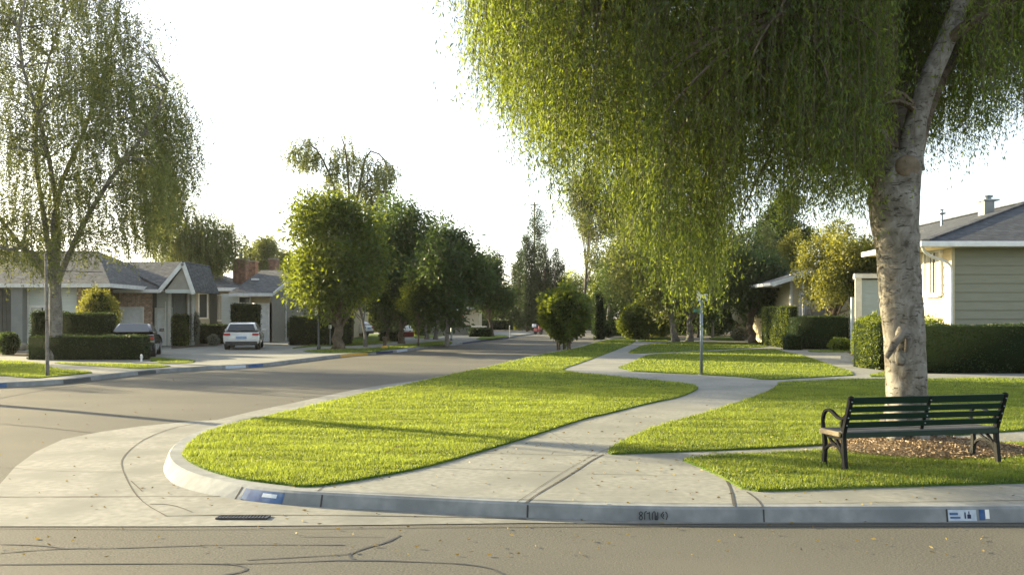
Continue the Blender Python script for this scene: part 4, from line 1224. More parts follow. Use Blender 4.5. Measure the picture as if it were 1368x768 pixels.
# cypress clump: upright spires
def cypress():
    global rng
    rng = np.random.default_rng(77); rd = random.Random(77)
    Y = 112; x = hx(718, Y)
    t = thing('cypress_tree', 'dark cluster of upright cypress spires at the end of the street', 'tree', (x, Y, PAVE))
    C, Rr, T = [], [], []
    for (u, vt, w) in ((688, 352, 4.2), (695, 336, 4.5), (703, 318, 4.8), (711, 326, 4.5), (719, 308, 4.8), (727, 328, 4.5), (734, 350, 4), (743, 336, 4), (751, 350, 3.6), (699, 372, 6), (716, 365, 6), (731, 375, 6), (745, 385, 5)):
        dy = rd.uniform(-2, 2); top = hz(vt, Y + dy); rad = w * Y / F
        k = 9
        for i in range(k):
            z = lerp(1.5, top - rad * 1.2, i / (k - 1))
            C.append((hx(u, Y + dy) - x, dy, z - PAVE)); q = rad * (1 - .45 * (i / (k - 1)) ** 2); Rr.append((q, q, rad * 1.6)); T.append(rd.uniform(.2, .7))
    mb = MB()
    for dx in (-2.4, -.8, .9, 2.3): mb.tube([(dx * .5, 0, -.05), (dx, 0, 3), (dx, 0, 8)], [.28, .2, .08], 7)
    mb.build('trunk', M['bark'], t, smooth=True)
    p = clump_leaves(np.array(C), np.array(Rr) * [1.0, 1.0, 1.0], 75000, .22, .11, -1.1, np.array(T), shell=.5)
    top = clump_leaves(np.array([(hx(u, Y) - x, 0, hz(v, Y)) for u, v in ((712, 302), (716, 290), (722, 300), (708, 315), (728, 312))]), np.array([(.7, .7, 1.6)] * 5), 1500, .3, .1, -1, np.array([.5] * 5))
    quads_obj('crown', [p, top], M['hedge'], t)


cypress()
# column tree by the road, bushes, hedges --------------------------------
bush('roadside_bush', 'large dark green rounded bush on short stems beside the road', 'bush', 716, 790, 388, 467, 'broad', 10000, .19, seed=3, taper=.45, stems=5, amp=.3)
hedge('column_tree', 'narrow dark clipped column shrub right of the big roadside bush', hx(794, 66), hx(806, 66), 65.6, 66.6, hz(395, 66), 'hedge', .12, 300, seed=5, cat='shrub', rough=.15)
GB = 'garden shrubs by the right hand path'
for k, (u0, u1, vt, vb, mt, n, L, lab) in enumerate([
        (826, 866, 415, 453, 'broad', 7000, .14, 'broad bright green shrub beside the terracotta pot'),
        (858, 902, 408, 450, 'bright', 7000, .14, 'sunlit shrub left of the paired leaning trunks'),
        (790, 828, 428, 450, 'dark', 4000, .14, 'low dark shrub behind the upper lawn'),
        (996, 1036, 420, 453, 'hedge', 5000, .12, 'clipped dark shrub behind the slanting trunk'),
        (1034, 1052, 431, 454, 'broad', 3000, .10, 'small round clipped ball by the driveway'),
        (978, 998, 438, 455, 'silver', 2500, .12, 'small white flowering bush at the slanting trunk'),
        (1108, 1136, 452, 468, 'bright', 3000, .09, 'low loose green plant at the hedge end'),
        (888, 938, 420, 448, 'dark', 5000, .16, 'dark shrub behind the grey trunks'),
        (930, 978, 415, 449, 'dark', 5000, .16, 'dark shrub behind the street sign post'),
        (700, 724, 402, 440, 'dark', 4000, .2, 'dark shrub at the far end of the road'),
        (640, 700, 398, 438, 'broad', 7000, .22, 'wide green shrub beyond the end of the far kerb')]):
    bush('garden_shrub', lab, 'shrub', u0, u1, vt, vb, mt, n, L, seed=20 + k, group=GB, Y=(None if vb < 452 or True else None))
hedge_px('low_hedge', 'low dark clipped hedge behind the upper lawn', 806, 832, 433, 449, 2, L=.16, seed=31, dens=160)
hedge_px('tall_hedge', 'tall narrow hedge with sunlit side next to the slanting driveway', 1052, 1066, 409, 465, 5, L=.08, mat='hedge_light', seed=32, dens=220)
hedge_px('clipped_hedge', 'square dark clipped hedge in front of the pale house', 1067, 1135, 423, 466.5, 2.4, L=.075, seed=33, dens=330)
hedge_px('low_hedge', 'small clipped cube of hedge at the foot of the tall narrow hedge', 1052, 1072, 448, 467.5, .9, L=.07, seed=34, dens=400, mat='hedge')
bush('lime_bush', 'yellow green leafy bush in front of the pale blue shed', 'bush', 1143, 1186, 421, 488, 'bright', 11000, .085, seed=8, depth=1.1)
hedge_px('lime_hedge', 'sunlit yellow green hedge just left of the big trunk', 1172, 1204, 430, 494, 2.0, L=.07, mat='hedge_light', seed=35, dens=520)
hedge_px('clipped_hedge', 'long dark clipped hedge along the sage green house', 1228, 1700, 434.5, 498.5, 1.5, L=.055, seed=36, dens=620, nmax=70000)
bush('low_shrub', 'bright shrub showing between the big trunk and the sage wall', 'shrub', 1222, 1268, 424, 498.5, 'bright', 5000, .07, Y=27, seed=9)
# left hand side
hedge_px('clipped_hedge', 'low dark clipped hedge at the pavement by the weeping tree', 36, 189, 449, 480.5, .9, L=.07, seed=41, dens=420)
hedge_px('topiary_hedge', 'tall dark topiary hedge behind the low hedge, flaring at its top', 75, 143, 419, 476, .8, L=.08, seed=42, dens=330, flare=.10)
hedge_px('topiary_hedge', 'narrow dark clipped block left of the grey trunk', 40, 62, 416, 475, 1.6, L=.08, seed=43, dens=330)
bush('yellow_shrub', 'round yellow green shrub above the topiary hedge', 'shrub', 107, 157, 385, 470, 'gold', 8000, .10, Y=41, seed=11)
hedge_px('upright_hedge', 'upright bright hedge beside the second garage door', 229, 247, 420, 462, .8, L=.09, mat='hedge_light', seed=44, dens=260)
bush('silver_shrub', 'pale silvery shrub by the porch post', 'shrub', 250, 266, 415, 461, 'silver', 2200, .11, seed=12)
hedge_px('low_hedge', 'two tier dark clipped hedge under the porch windows', 263, 308, 434, 459, 1.0, L=.1, seed=45, dens=220)
hedge_px('low_hedge', 'upper tier of dark clipped hedge under the porch windows', 264, 306, 421, 456, 1.6, L=.1, seed=46, dens=200)
hedge_px('topiary_hedge', 'tall square dark topiary hedge behind the white car', 308, 343, 406, 460, .9, L=.09, seed=47, dens=260, flare=.14)
bush('pale_shrub', 'small pale green shrub in the gravel bed left of the white car', 'shrub', 278, 292, 447, 462, 'silver', 1500, .09, seed=13)
hedge_px('clipped_hedge', 'long square dark hedge under the large rounded tree', 386, 458, 423, 461, 3, L=.09, seed=48, dens=300)
bush('garden_shrub', 'soft green shrub left of the long square hedge', 'shrub', 362, 388, 425, 455, 'broad', 4000, .12, seed=14)
bush('garden_shrub', 'bright sunlit shrub behind the long square hedge', 'shrub', 396, 420, 412, 450, 'gold', 3500, .14, seed=15)
hedge_px('low_hedge', 'low dark hedge right of the pale grey trunk', 507, 535, 443, 456, 2, L=.12, seed=49, dens=200)
hedge_px('low_hedge', 'small dark hedge block beside the straight grey trunk', 603, 628, 436, 447.5, 2, L=.14, seed=50, dens=200)
hedge_px('low_hedge', 'dark low hedge at the end of the kerb by the road', 627, 655, 439, 450, 1.6, L=.13, seed=51, dens=220)
hedge_px('low_hedge', 'far dark hedge across the end of the street', 640, 684, 428, 440.5, 2, L=.2, seed=52, dens=120)
hedge_px('low_hedge', 'far green hedge left of the end of the street', 560, 604, 420, 446, 2, L=.18, seed=53, dens=120)
bush('garden_shrub', 'bright yellow green shrub at the far end of the road', 'shrub', 684, 700, 428, 440, 'bright', 1800, .2, seed=16)
bush('garden_shrub', 'green shrub behind the dark red tub', 'shrub', 548, 574, 425, 449, 'broad', 3500, .14, seed=17)
bush('garden_shrub', 'dark shrub at the foot of the grey board wall at left', 'shrub', 0, 24, 444, 474, 'dark', 3000, .09, seed=18)
# ------------------------------------------------------------------ houses
def lap_wall(mb, a, b, z0, z1, bh=.2, t=.03, out=1):
    """lap boards along a->b; each board's foot stands proud on the right hand side of a->b times out"""
    d = (Vector(b) - Vector(a)).normalized(); nrm = Vector((d.y, -d.x)) * out
    z = z0
    while z < z1 - .01:
        zt = min(z + bh, z1); q = nrm * t; q2 = nrm * .004
        A, B = Vector(a), Vector(b); k = -nrm * .05
        mb.hexa([(A.x + k.x, A.y + k.y, z), (B.x + k.x, B.y + k.y, z), (B.x + q.x, B.y + q.y, z), (A.x + q.x, A.y + q.y, z),
                 (A.x + k.x, A.y + k.y, zt), (B.x + k.x, B.y + k.y, zt), (B.x + q2.x, B.y + q2.y, zt), (A.x + q2.x, A.y + q2.y, zt)])
        z = zt


def frame_xz(mb, x0, x1, z0, z1, y, w, d):     # frame facing -y
    mb.box(x0 - w, x0, y, y + d, z0 - w, z1 + w); mb.box(x1, x1 + w, y, y + d, z0 - w, z1 + w)
    mb.box(x0, x1, y, y + d, z1, z1 + w); mb.box(x0, x1, y, y + d, z0 - w, z0)


def window(parent, x0, x1, z0, z1, y, w=.09, mull=(), curtain=False, mat='white'):
    f = MB(); frame_xz(f, x0, x1, z0, z1, y - .05, w, .10)
    for m in mull: f.box(m - .03, m + .03, y - .035, y + .03, z0, z1)
    o = f.build('window', M[mat], parent)
    g = MB(); g.box(x0, x1, y + .0, y + .012, z0, z1); g.build('pane', M['glass'], o)
    if curtain:
        g = MB(); g.box(x0 + .02, x0 + (x1 - x0) * .38, y - .016, y - .002, z0, z1); g.box(x0 + (x1 - x0) * .62, x1 - .02, y - .016, y - .002, z0, z1)
        g.build('curtain', M['curtain'], o)
    return o


def garage(parent, x0, x1, z0, z1, y, w=.14, rows=4, depth=.14):
    """sectional door set back in a framed opening"""
    f = MB(); f.box(x0 - w, x0, y - .03, y + depth, z0, z1 + w); f.box(x1, x1 + w, y - .03, y + depth, z0, z1 + w); f.box(x0, x1, y - .03, y + depth, z1, z1 + w)
    fr = f.build('door_frame', M['white'], parent)
    d = MB(); h = (z1 - z0) / rows
    for r in range(rows): d.box(x0, x1, y + depth - .05, y + depth, z0 + r * h + .018, z0 + (r + 1) * h)
    d.box(x0, x1, y + depth - .015, y + depth + .02, z0, z1)
    dr = d.build('garage_door', M['door'], parent)
    h2 = MB(); xm = (x0 + x1) / 2; h2.box(xm - .12, xm + .12, y + depth - .08, y + depth - .05, z0 + h * .5, z0 + h * .5 + .03); h2.build('handle', M['darkpost'], dr)
    return dr


def roof_poly(mb, pts, t=.10): mb.slab(pts, t)


G0 = PAVE
# ===== left house A : grey wing, brick garage wing, gabled porch
YA = 46.0; YG = 50.0
t = thing('grey_house', 'low house with grey shingle roof, brick garage front and pointed white edged porch gable', 'house', (0, 0, 0))
x = lambda u, Y: hx(u, Y)
mb = MB(); mb.box(x(-170, YA), x(22, YA), YA, YA + .25, G0, 3.5); mb.build('dark_panel', M['dkgrey'], t)
mb = MB()
for k in range(34): mb.box(x(-170, YA) + k * .23, x(-170, YA) + k * .23 + .03, YA - .025, YA, G0, 3.3)
mb.build('batten', M['dkgrey'], t)
mb = MB(); mb.box(x(22, YA), x(37, YA), YA - .5, YA + .2, G0, 3.5); mb.build('pillar', M['midgrey'], t)
wl = MB(); lap_wall(wl, (x(37, YA), YA), (x(112, YA), YA), G0, 3.55, .42, .03); wl.build('front_wall', M['ltgrey'], t)
mb = MB(); mb.box(x(37, YA), x(39.5, YA), YA - .06, YA - .03, G0, 3.5); mb.build('corner_board', M['white'], t)
window(t, x(43, YA), x(78, YA), hz(440, YA), hz(411, YA), YA - .06, mull=[x(60, YA)], curtain=True, w=.14)
mb = MB(); mb.box(x(104, YA), x(113, YA), YA - .12, YA + 5, G0, 3.5); mb.build('brick_pillar', M['brick'], t)
mb = MB(); mb.box(x(113, YA), x(122, YG), YA + .6, YG + .1, G0, 3.5); mb.build('side_wall', M['ltgrey'], t)
mb = MB(); mb.box(x(-170, YA), x(113, YA) - .05, YA + .3, YA + 11, G0, 3.4); mb.build('rear_wall', M['midgrey'], t)
# roof of the left wing: hipped to the right
ez, ey = 3.58, YA - .8; rzz, ry = 5.75, YA + 5.2
e1 = x(147, ey)
mb = MB()
roof_poly(mb, [(x(-180, YA), ey, ez), (e1, ey, ez), (e1 - 3.6, ry, rzz), (x(-180, YA), ry, rzz)])
roof_poly(mb, [(e1, ey, ez), (e1, YA + 11, ez), (e1 - 3.6, ry, rzz)])
roof_poly(mb, [(x(-180, YA), ry, rzz), (e1 - 3.6, ry, rzz), (e1, YA + 11.5, ez), (x(-180, YA), YA + 11.5, ez)])
mb.build('roof', M['shingle'], t)
mb = MB(); mb.box(x(-180, YA), e1 + .03, ey - .05, ey - .005, ez - .22, ez - .01); mb.box(e1 + .005, e1 + .05, ey, YA + 4, ez - .22, ez - .01); mb.build('fascia', M['white'], t)
mb = MB(); mb.box(x(-180, YA), e1 - .02, ey, YA - .55, ez - .14, ez - .11); mb.build('soffit', M['white'], t)
# garage wing
gz = 3.33
bx0, bx1 = x(122, YG), x(201, YG); d0, d1 = x(150, YG), x(189, YG)
zt = hz(413, YG)
mb = MB(); mb.box(bx0, d0 - .14, YG, YG + .3, G0, gz); mb.box(d1 + .14, bx1, YG, YG + .3, G0, gz); mb.box(d0 - .14, d1 + .14, YG, YG + .3, zt + .14, gz); mb.build('brick_wall', M['brick'], t)
garage(t, d0, d1, G0, zt, YG, rows=4)
YH = YG + .9
sx1 = x(228, YH); d2, d3 = x(203, YH) + .1, x(218, YH)
zt2 = hz(414, YH)
mb = MB(); lap_wall(mb, (bx1, YH), (sx1, YH), zt2 + .16, gz, .4, .02); mb.box(d3 + .14, sx1, YH, YH + .3, G0, zt2 + .16); mb.build('garage_wall', M['ltgrey'], t)
garage(t, bx1 + .02, d3, G0, zt2, YH, rows=5)
mb = MB(); mb.box(sx1 - .12, sx1 + .06, YH - .1, YH - .004, G0, gz); mb.build('corner_board', M['white'], t)
mb = MB(); mb.lathe([(.04, 0), (.04, 2.6)], (x(222, YH), YH - .12, G0), 8); mb.build('downspout', M['white'], t)
mb = MB(); mb.box(bx0 + .1, sx1 + .06, YH + .35, YG + 3, G0, gz - .05); mb.build('rear_wall', M['midgrey'], t)
# porch recess and gable
px0, px1 = sx1 + .06, x(256, YG)
mb = MB(); mb.box(px0 - .2, x(251, YG + 3), YG + 3.02, YG + 3.2, G0, 3.6); mb.build('porch_wall', M['beige'], t)
mb = MB(); mb.box(x(236, 53) - .1, x(243, 53), YG + 2.93, YG + 2.99, G0, 2.35); fr = mb.build('front_door', M['darkpost'], t)
mb = MB(); mb.lathe([(.03, -.03), (.04, 0), (.03, .03)], (x(242, 53) - .02, YG + 2.9, 1.2), 8); mb.build('handle', M['rim'], fr)
window(t, x(252.5, 51.5), x(257, 51.5), .5, hz(393, 51.5), 51.5, w=.07, curtain=True)
mb = MB(); mb.box(x(250.5, 51.5), x(258.5, 51.5), 51.56, 51.7, G0, 3.4); mb.build('pier', M['ltgrey'], t)
yf = YG - .9
gx0, gx1, gxp = x(213, yf), x(259, yf), x(244.5, yf)
ga, gp_, gb = (gx0, yf, hz(389, yf)), (gxp, yf, hz(352, yf)), (gx1, yf, hz(393, yf))
mb = MB(); mb.slab([(gx0 + .35, yf + .2, hz(387, yf)), (gx1 - .25, yf + .2, hz(388, yf)), (gxp, yf + .2, hz(355, yf))], -.1); mb.build('gable_wall', M['beige'], t)
mb = MB(); mb.box(gx0 + .3, gx1 - .2, yf + .08, yf + .34, hz(389, yf) - .10, hz(387, yf) + .02); mb.build('beam', M['ltgrey'], t)
mb = MB()
for a, b in ((ga, gp_), (gb, gp_)): mb.beam((a[0], yf - .03, a[2]), (b[0], yf - .03, b[2] + .02), .06, .22, up=(0, 1, 0) if False else (0, 0, 1))
mb.build('barge_board', M['white'], t)
mb = MB()
for a in (ga, gb): mb.slab([(a[0], yf, a[2] + .13), (gxp, yf, gp_[2] + .13), (gxp, YG + 3.4, gp_[2] + .13), (a[0], YG + 3.4, a[2] + .13)] if a is ga else [(gxp, yf, gp_[2] + .13), (a[0], yf, a[2] + .13), (a[0], YG + 3.4, a[2] + .13), (gxp, YG + 3.4, gp_[2] + .13)], .09)
mb.build('porch_roof', M['shingle'], t)
mb = MB(); mb.box(gx0 + .3, gx1 - .3, yf + .35, YG + 3, 3.30, 3.36); mb.build('porch_ceiling', M['beige'], t)
# main garage roof: hip line descending to the right
ey, ez = YG - .7, 3.42; ry, rzz = YG + 4.6, hz(350, YG + 4.6)
a0, a1 = x(138, YG) - .2, x(226, ey)
mb = MB()
roof_poly(mb, [(a0 - 3, ey, ez), (a1, ey, ez), (x(243, ry), ry, rzz), (a0 - 3, ry, rzz)])
roof_poly(mb, [(a0 - 3, ry, rzz), (x(243, ry), ry, rzz), (x(238, ry), YG + 7, ez + .8), (a0 - 3, YG + 7, ez + .8)])
roof_poly(mb, [(a1, ey, ez), (x(238, ry), YG + 7, ez + .8), (x(243, ry), ry, rzz)])
mb.beam((x(150, ry), ry - .3, rzz + .02), (x(214, ey), ey + .2, ez + .14), .22, .06)
mb.build('garage_roof', M['shingle'], t)
mb = MB(); mb.box(x(128, ey), x(215, ey), ey - .05, ey - .005, ez - .22, ez - .02); mb.build('fascia', M['white'], t)
mb = MB(); mb.box(x(128, ey), x(228, ey), ey, YG + .9, ez - .13, ez - .10); mb.build('soffit', M['white'], t)

# ===== left house B
YB = 60.0; YC = 58.0
t = thing('taupe_house', 'low house with brick chimneys, white curtained windows and a single white garage door', 'house', (0, 0, 0))
w0, w1 = x(250, YB), x(316, YB)
mb = MB(); mb.box(w0, w1, YB, YB + .3, G0, 3.62); mb.build('front_wall', M['beige'], t)
mb = MB(); mb.box(w1, w1 + .22, YB - .8, YB - .55, G0, 3.6); mb.box(x(281, YB), x(281, YB) + .5, YB - .12, YB, G0, 3.6); mb.build('post', M['darkpost'], t)
window(t, x(267, YB), x(277, YB), hz(424, YB), hz(393, YB), YB - .04, w=.1)
window(t, x(287, YB), x(299, YB), hz(427, YB), hz(395, YB), YB - .04, w=.12, curtain=True, mull=[x(293, YB)])
ey, ez = YB - 1.3, hz(384, YB - 1.3); ry, rzz = YB + 6, hz(361.5, YB + 6)
mb = MB()
e0, e1 = x(256, ey), x(318, ey)
roof_poly(mb, [(e0 - 3, ey, ez), (e1, ey, ez), (x(300, ry) - 1.5, ry, rzz), (e0 - 3, ry, rzz)])
roof_poly(mb, [(e1, ey, ez), (e1, YB + 12, ez), (x(300, ry) - 1.5, ry, rzz)])
roof_poly(mb, [(e0 - 3, ry, rzz), (x(300, ry) - 1.5, ry, rzz), (e1, YB + 12, ez), (e0 - 3, YB + 12, ez)])
mb.build('roof', M['shingle'], t)
mb = MB(); mb.box(e0, e1 + .05, ey - .05, ey - .005, ez - .24, ez - .01); mb.box(e1 + .005, e1 + .05, ey, YB + 3, ez - .24, ez - .01); mb.build('fascia', M['white'], t)
mb = MB(); mb.box(e0, e1, ey, YB, ez - .16, ez - .12); mb.build('soffit', M['beige'], t)
g0_, g1_ = x(316, YC), x(362, YC)
dd0, dd1 = x(343, YC), x(357, YC)
dzt = hz(408, YC)
mb = MB(); mb.box(g0_ - 1, x(335, YC), YC, YC + .25, G0, 3.4); mb.box(x(335, YC), dd0 - .14, YC, YC + .25, G0, dzt + .1); mb.build('garage_wall', M['ltgrey'], t)
mb = MB(); lap_wall(mb, (x(335, YC), YC), (g1_, YC), dzt + .16, 3.4, .36, .02); mb.build('garage_gable_boards', M['tan'], t)
mb = MB(); mb.box(dd1 + .14, g1_, YC, YC + .25, G0, dzt + .14); mb.build('garage_pier', M['ltgrey'], t)
garage(t, dd0, dd1, G0, dzt, YC, rows=4, w=.16)
window(t, x(320, YC), x(334, YC), hz(404, YC), hz(397.5, YC), YC - .04, w=.07)
# right gable side wall with ridge
ez2 = 3.42; ry2 = YC + 6.5; rz2 = hz(361, ry2)
mb = MB(); mb.slab([(g1_, YC, G0), (g1_, YC + 13, G0), (g1_, YC + 13, ez2), (g1_, ry2, rz2 - .12), (g1_, YC, ez2 - .1)], .2); mb.build('side_wall', M['beige'], t)
e0, e1 = x(306, YC - .8), g1_ + .35
mb = MB()
roof_poly(mb, [(e0, YC - .8, ez2 + .02), (e1, YC - .8, ez2 + .02), (e1, ry2, rz2), (e0, ry2, rz2)])
roof_poly(mb, [(e0, ry2, rz2), (e1, ry2, rz2), (e1, YC + 13.8, ez2), (e0, YC + 13.8, ez2)])
mb.build('garage_roof', M['shingle'], t)
mb = MB(); mb.box(e0, e1, YC - .86, YC - .805, ez2 - .22, ez2); mb.beam((e1 + .03, YC - .8, ez2 - .06), (e1 + .03, ry2, rz2 - .08), .05, .2); mb.beam((e1 + .03, YC + 13.8, ez2 - .06), (e1 + .03, ry2, rz2 - .08), .05, .2); mb.build('barge_board', M['white'], t)
mb = MB(); mb.box(g1_ + .01, g1_ + .10, YC + 3.6, YC + 3.72, G0, 4.3); mb.build('downspout', M['white'], t)
for u0, u1, vt in ((311, 328, 347.5), (331, 341, 350), (359, 369, 347)):
    Yc = YC + 5 if u0 < 330 else YC + 8.5
    mb = MB(); mb.box(x(u0, Yc), x(u1, Yc), Yc, Yc + .8, 4.2, hz(vt, Yc)); ch = mb.build('chimney', M['brick_chim'], t)
    mb = MB(); mb.box(x(u0, Yc) - .06, x(u1, Yc) + .06, Yc - .06, Yc + .86, hz(vt, Yc), hz(vt, Yc) + .12); mb.build('cap', M['stone'], ch)
    if u0 == 311:
        mb = MB(); mb.lathe([(.09, 0), (.09, .25), (.2, .28), (.05, .4)], ((x(u0, Yc) + x(u1, Yc)) / 2, Yc + .4, hz(vt, Yc) + .12), 10); mb.build('cowl', M['galv'], ch)
mb = MB(); p = (x(341, YC + 3), YC + 3); zz = lerp(ez2, rz2, 3.8 / 7.3) + .02; mb.box(p[0] - .25, p[0] + .25, p[1] - .12, p[1] + .12, zz, zz + .12); mb.build('roof_vent', M['white'], t)
# house glimpsed behind the white parked car
t = thing('pale_house', 'pale house with low roof glimpsed behind the white parked car', 'house', (0, 0, 0))
Yd = 98
mb = MB(); mb.box(x(560, Yd), x(640, Yd), Yd, Yd + 9, G0, hz(413, Yd)); mb.build('wall', M['tan'], t)
mb = MB(); zz = hz(413, Yd)
roof_poly(mb, [(x(555, Yd), Yd - .8, zz), (x(645, Yd), Yd - .8, zz), (x(640, Yd + 5) - 2, Yd + 5, zz + 1.4), (x(560, Yd + 5) + 2, Yd + 5, zz + 1.4)])
mb.build('roof', M['shingle'], t)
window(t, x(584, Yd), x(594, Yd), 1.2, 2.3, Yd - .05, w=.12)
# house end at the far left of the mid distance : tan wall behind shrubs
t = thing('tan_house', 'tan walled house partly hidden by the rounded tree, right of the brick chimneys', 'house', (0, 0, 0))
Yd = 70
mb = MB(); mb.box(x(383, Yd), x(470, Yd), Yd, Yd + 8, G0, hz(392, Yd)); mb.build('wall', M['tan'], t)
mb = MB(); zz = hz(392, Yd)
roof_poly(mb, [(x(383, Yd) - .5, Yd - .7, zz), (x(480, Yd), Yd - .7, zz), (x(480, Yd), Yd + 4.5, zz + 1.5), (x(383, Yd) - .5, Yd + 4.5, zz + 1.5)])
roof_poly(mb, [(x(383, Yd) - .5, Yd + 4.5, zz + 1.5), (x(480, Yd), Yd + 4.5, zz + 1.5), (x(480, Yd), Yd + 9, zz), (x(383, Yd) - .5, Yd + 9, zz)])
mb.build('roof', M['shingle'], t)
mb = MB(); mb.box(x(396, Yd), x(402, Yd), Yd - .4, Yd - .05, G0 + .3, 1.6); mb.build('utility_cabinet', M['midgrey'], t)

# ===== right house : sage siding, hipped dark roof
t = thing('sage_house', 'sage green lap sided house with dark hipped roof and white gutter at the right edge', 'house', (0, 0, 0))
YR = 27.5; XL = hx(1272, YR); eaz = hz(323, 27.0)
mb = MB(); lap_wall(mb, (XL, YR), (XL + 17, YR), .3, eaz - .02, .285, .035); mb.build('front_wall', M['sage'], t)
mb = MB(); lap_wall(mb, (XL, 31.0), (XL, YR), .3, eaz - .02, .285, .035); mb.build('side_wall', M['cream'], t)
mb = MB()
W = [(XL + .06, YR + .06), (XL + 17, YR + .06), (XL + 17, 46), (21.5, 46), (18.4, 36.2), (XL + 1.2, 30.96), (XL + .06, 30.96)]
mb.slab([(a, b, eaz - .05) for a, b in W], eaz - .05 - G0); mb.build('rear_wall', M['sage'], t)
mb = MB(); mb.box(XL - .05, XL + .055, YR - .055, YR + .05, .25, eaz); mb.build('corner_board', M['cream'], t)
y0w, y1w = 28.15, 29.15; z0w, z1w = hz(392, 28.6), hz(338, 28.6)
mb = MB(); xw = XL - .04
mb.box(xw - .07, xw + .03, y0w - .1, y0w, z0w - .1, z1w + .1); mb.box(xw - .07, xw + .03, y1w, y1w + .1, z0w - .1, z1w + .1)
mb.box(xw - .07, xw + .03, y0w, y1w, z1w, z1w + .1); mb.box(xw - .1, xw + .03, y0w, y1w, z0w - .13, z0w); mb.box(xw - .05, xw + .03, (y0w + y1w) / 2 - .03, (y0w + y1w) / 2 + .03, z0w, z1w)
wf = mb.build('window', M['white'], t)
mb = MB(); mb.box(xw - .01, xw, y0w, y1w, z0w, z1w); mb.build('pane', M['glass'], wf)
mb = MB(); mb.box(xw - .03, xw - .015, y0w + .03, y0w + .34, z0w, z1w); mb.box(xw - .03, xw - .015, y1w - .34, y1w - .03, z0w, z1w); mb.build('curtain', M['curtain'], wf)
mb = MB(); mb.box(XL - .06, XL + .0, 29.7, 30.6, .35, 2.9); dr = mb.build('front_door', M['darkpost'], t)
mb = MB(); mb.box(XL - .12, XL - .06, 29.6, 29.7, .35, 3.0); mb.box(XL - .12, XL - .06, 30.6, 30.7, .35, 3.0); mb.box(XL - .12, XL - .06, 29.6, 30.7, 3.0, 3.1); mb.build('door_frame', M['white'], dr)
# trellis post of the porch
mb = MB(); xp, yp = 12.85 + .25, 29.9
for dx in (0, .3): mb.box(xp + dx, xp + dx + .07, yp, yp + .07, .2, eaz - .1)
for k in range(11): mb.beam((xp + .03, yp + .035, .5 + k * .3), (xp + .33, yp + .035, .75 + k * .3), .03, .03); mb.beam((xp + .33, yp + .03, .5 + k * .3), (xp + .03, yp + .03, .75 + k * .3), .03, .03)
mb.build('trellis_post', M['white'], t)
mb = MB(); mb.box(xp - .5, XL + .2, 28, 33, .1, .32); mb.build('porch_slab', M['concrete'], t)
ex0, ex1, ey0, ey1 = 12.85, 29.5, 26.9, 48.5; k = .285; tt = 8.2; xr = ex0 + tt; zr = eaz + k * tt
A = (ex0, ey0, eaz); B = (ex1, ey0, eaz); Cc = (ex1, ey1, eaz); D = (ex0, 31.4, eaz); D2 = (17.6, 36.6, eaz + k * (17.6 - ex0)); D3 = (20.4, 46, eaz + k * (20.4 - ex0)); R1 = (xr, ey0 + tt, zr); R2 = (xr, 46, zr)
mb = MB(); roof_poly(mb, [A, B, R1], .12); roof_poly(mb, [D, A, R1, R2, D3, D2], .12); roof_poly(mb, [B, Cc, R2, R1], .12)
mb.build('roof', M['shingle_near'], t)
mb = MB(); mb.beam((ex0 + .15, ey0 + .15, eaz + .06), (xr, ey0 + tt, zr + .02), .24, .05)
mb.beam((xr, ey0 + tt, zr + .02), (xr, 46, zr + .02), .26, .05); mb.build('ridge_tiles', M['shingle_near'], t)
mb = MB(); mb.box(ex0 - .12, ex1, ey0 - .12, ey0 - .01, eaz - .17, eaz + .0); mb.box(ex0 - .12, ex0 - .01, ey0 - .01, 31.4, eaz - .17, eaz + .0)
mb.build('gutter', M['white'], t, bevel=.02)
mb = MB(); mb.box(ex0 + .01, ex1, ey0 + .01, YR - .04, eaz - .16, eaz - .13); mb.box(ex0 + .01, XL - .05, YR - .04, 31.3, eaz - .16, eaz - .13); mb.build('soffit', M['cream'], t)
c0 = hx(1270, YR - .1)
mb = MB(); mb.tube(chaikin([(ex0 + .0, ey0 + .05, eaz - .1), (ex0 + .08, ey0 + .15, eaz - .3), (ex0 + .5, YR - .3, eaz - .5), (XL - .25, YR - .12, eaz - .58), (XL - .09, YR - .12, eaz - .75), (XL - .09, YR - .12, eaz - 1.2), (XL - .09, YR - .12, .2)], 2, False), .045, 8)
mb.build('downspout', M['white'], t, smooth=True)
Yv = 35.2
mb = MB(); cx_ = hx(1321, Yv); mb.box(cx_ - .28, cx_ + .12, Yv - .2, Yv + .3, 5.3, hz(269, Yv)); ch = mb.build('chimney', M['midgrey'], t)
mb = MB(); mb.box(cx_ - .34, cx_ + .30, Yv - .26, Yv + .36, hz(269, Yv), hz(267, Yv)); mb.lathe([(.14, 0), (.14, .1), (.2, .1), (.2, .17)], (cx_ - .05, Yv, hz(267, Yv)), 12); mb.build('cap', M['galv'], ch)
Yv = 36.5; cx_ = hx(1258, Yv); zb = 5.2
mb = MB(); mb.lathe([(.05, 0), (.05, hz(287, Yv) - zb), (.16, hz(286, Yv) - zb), (.16, hz(284.5, Yv) - zb), (.05, hz(284, Yv) - zb), (.05, hz(281.5, Yv) - zb), (.10, hz(281, Yv) - zb), (.02, hz(279.5, Yv) - zb)], (cx_, Yv, zb), 10); mb.build('roof_vent', M['galv'], t)

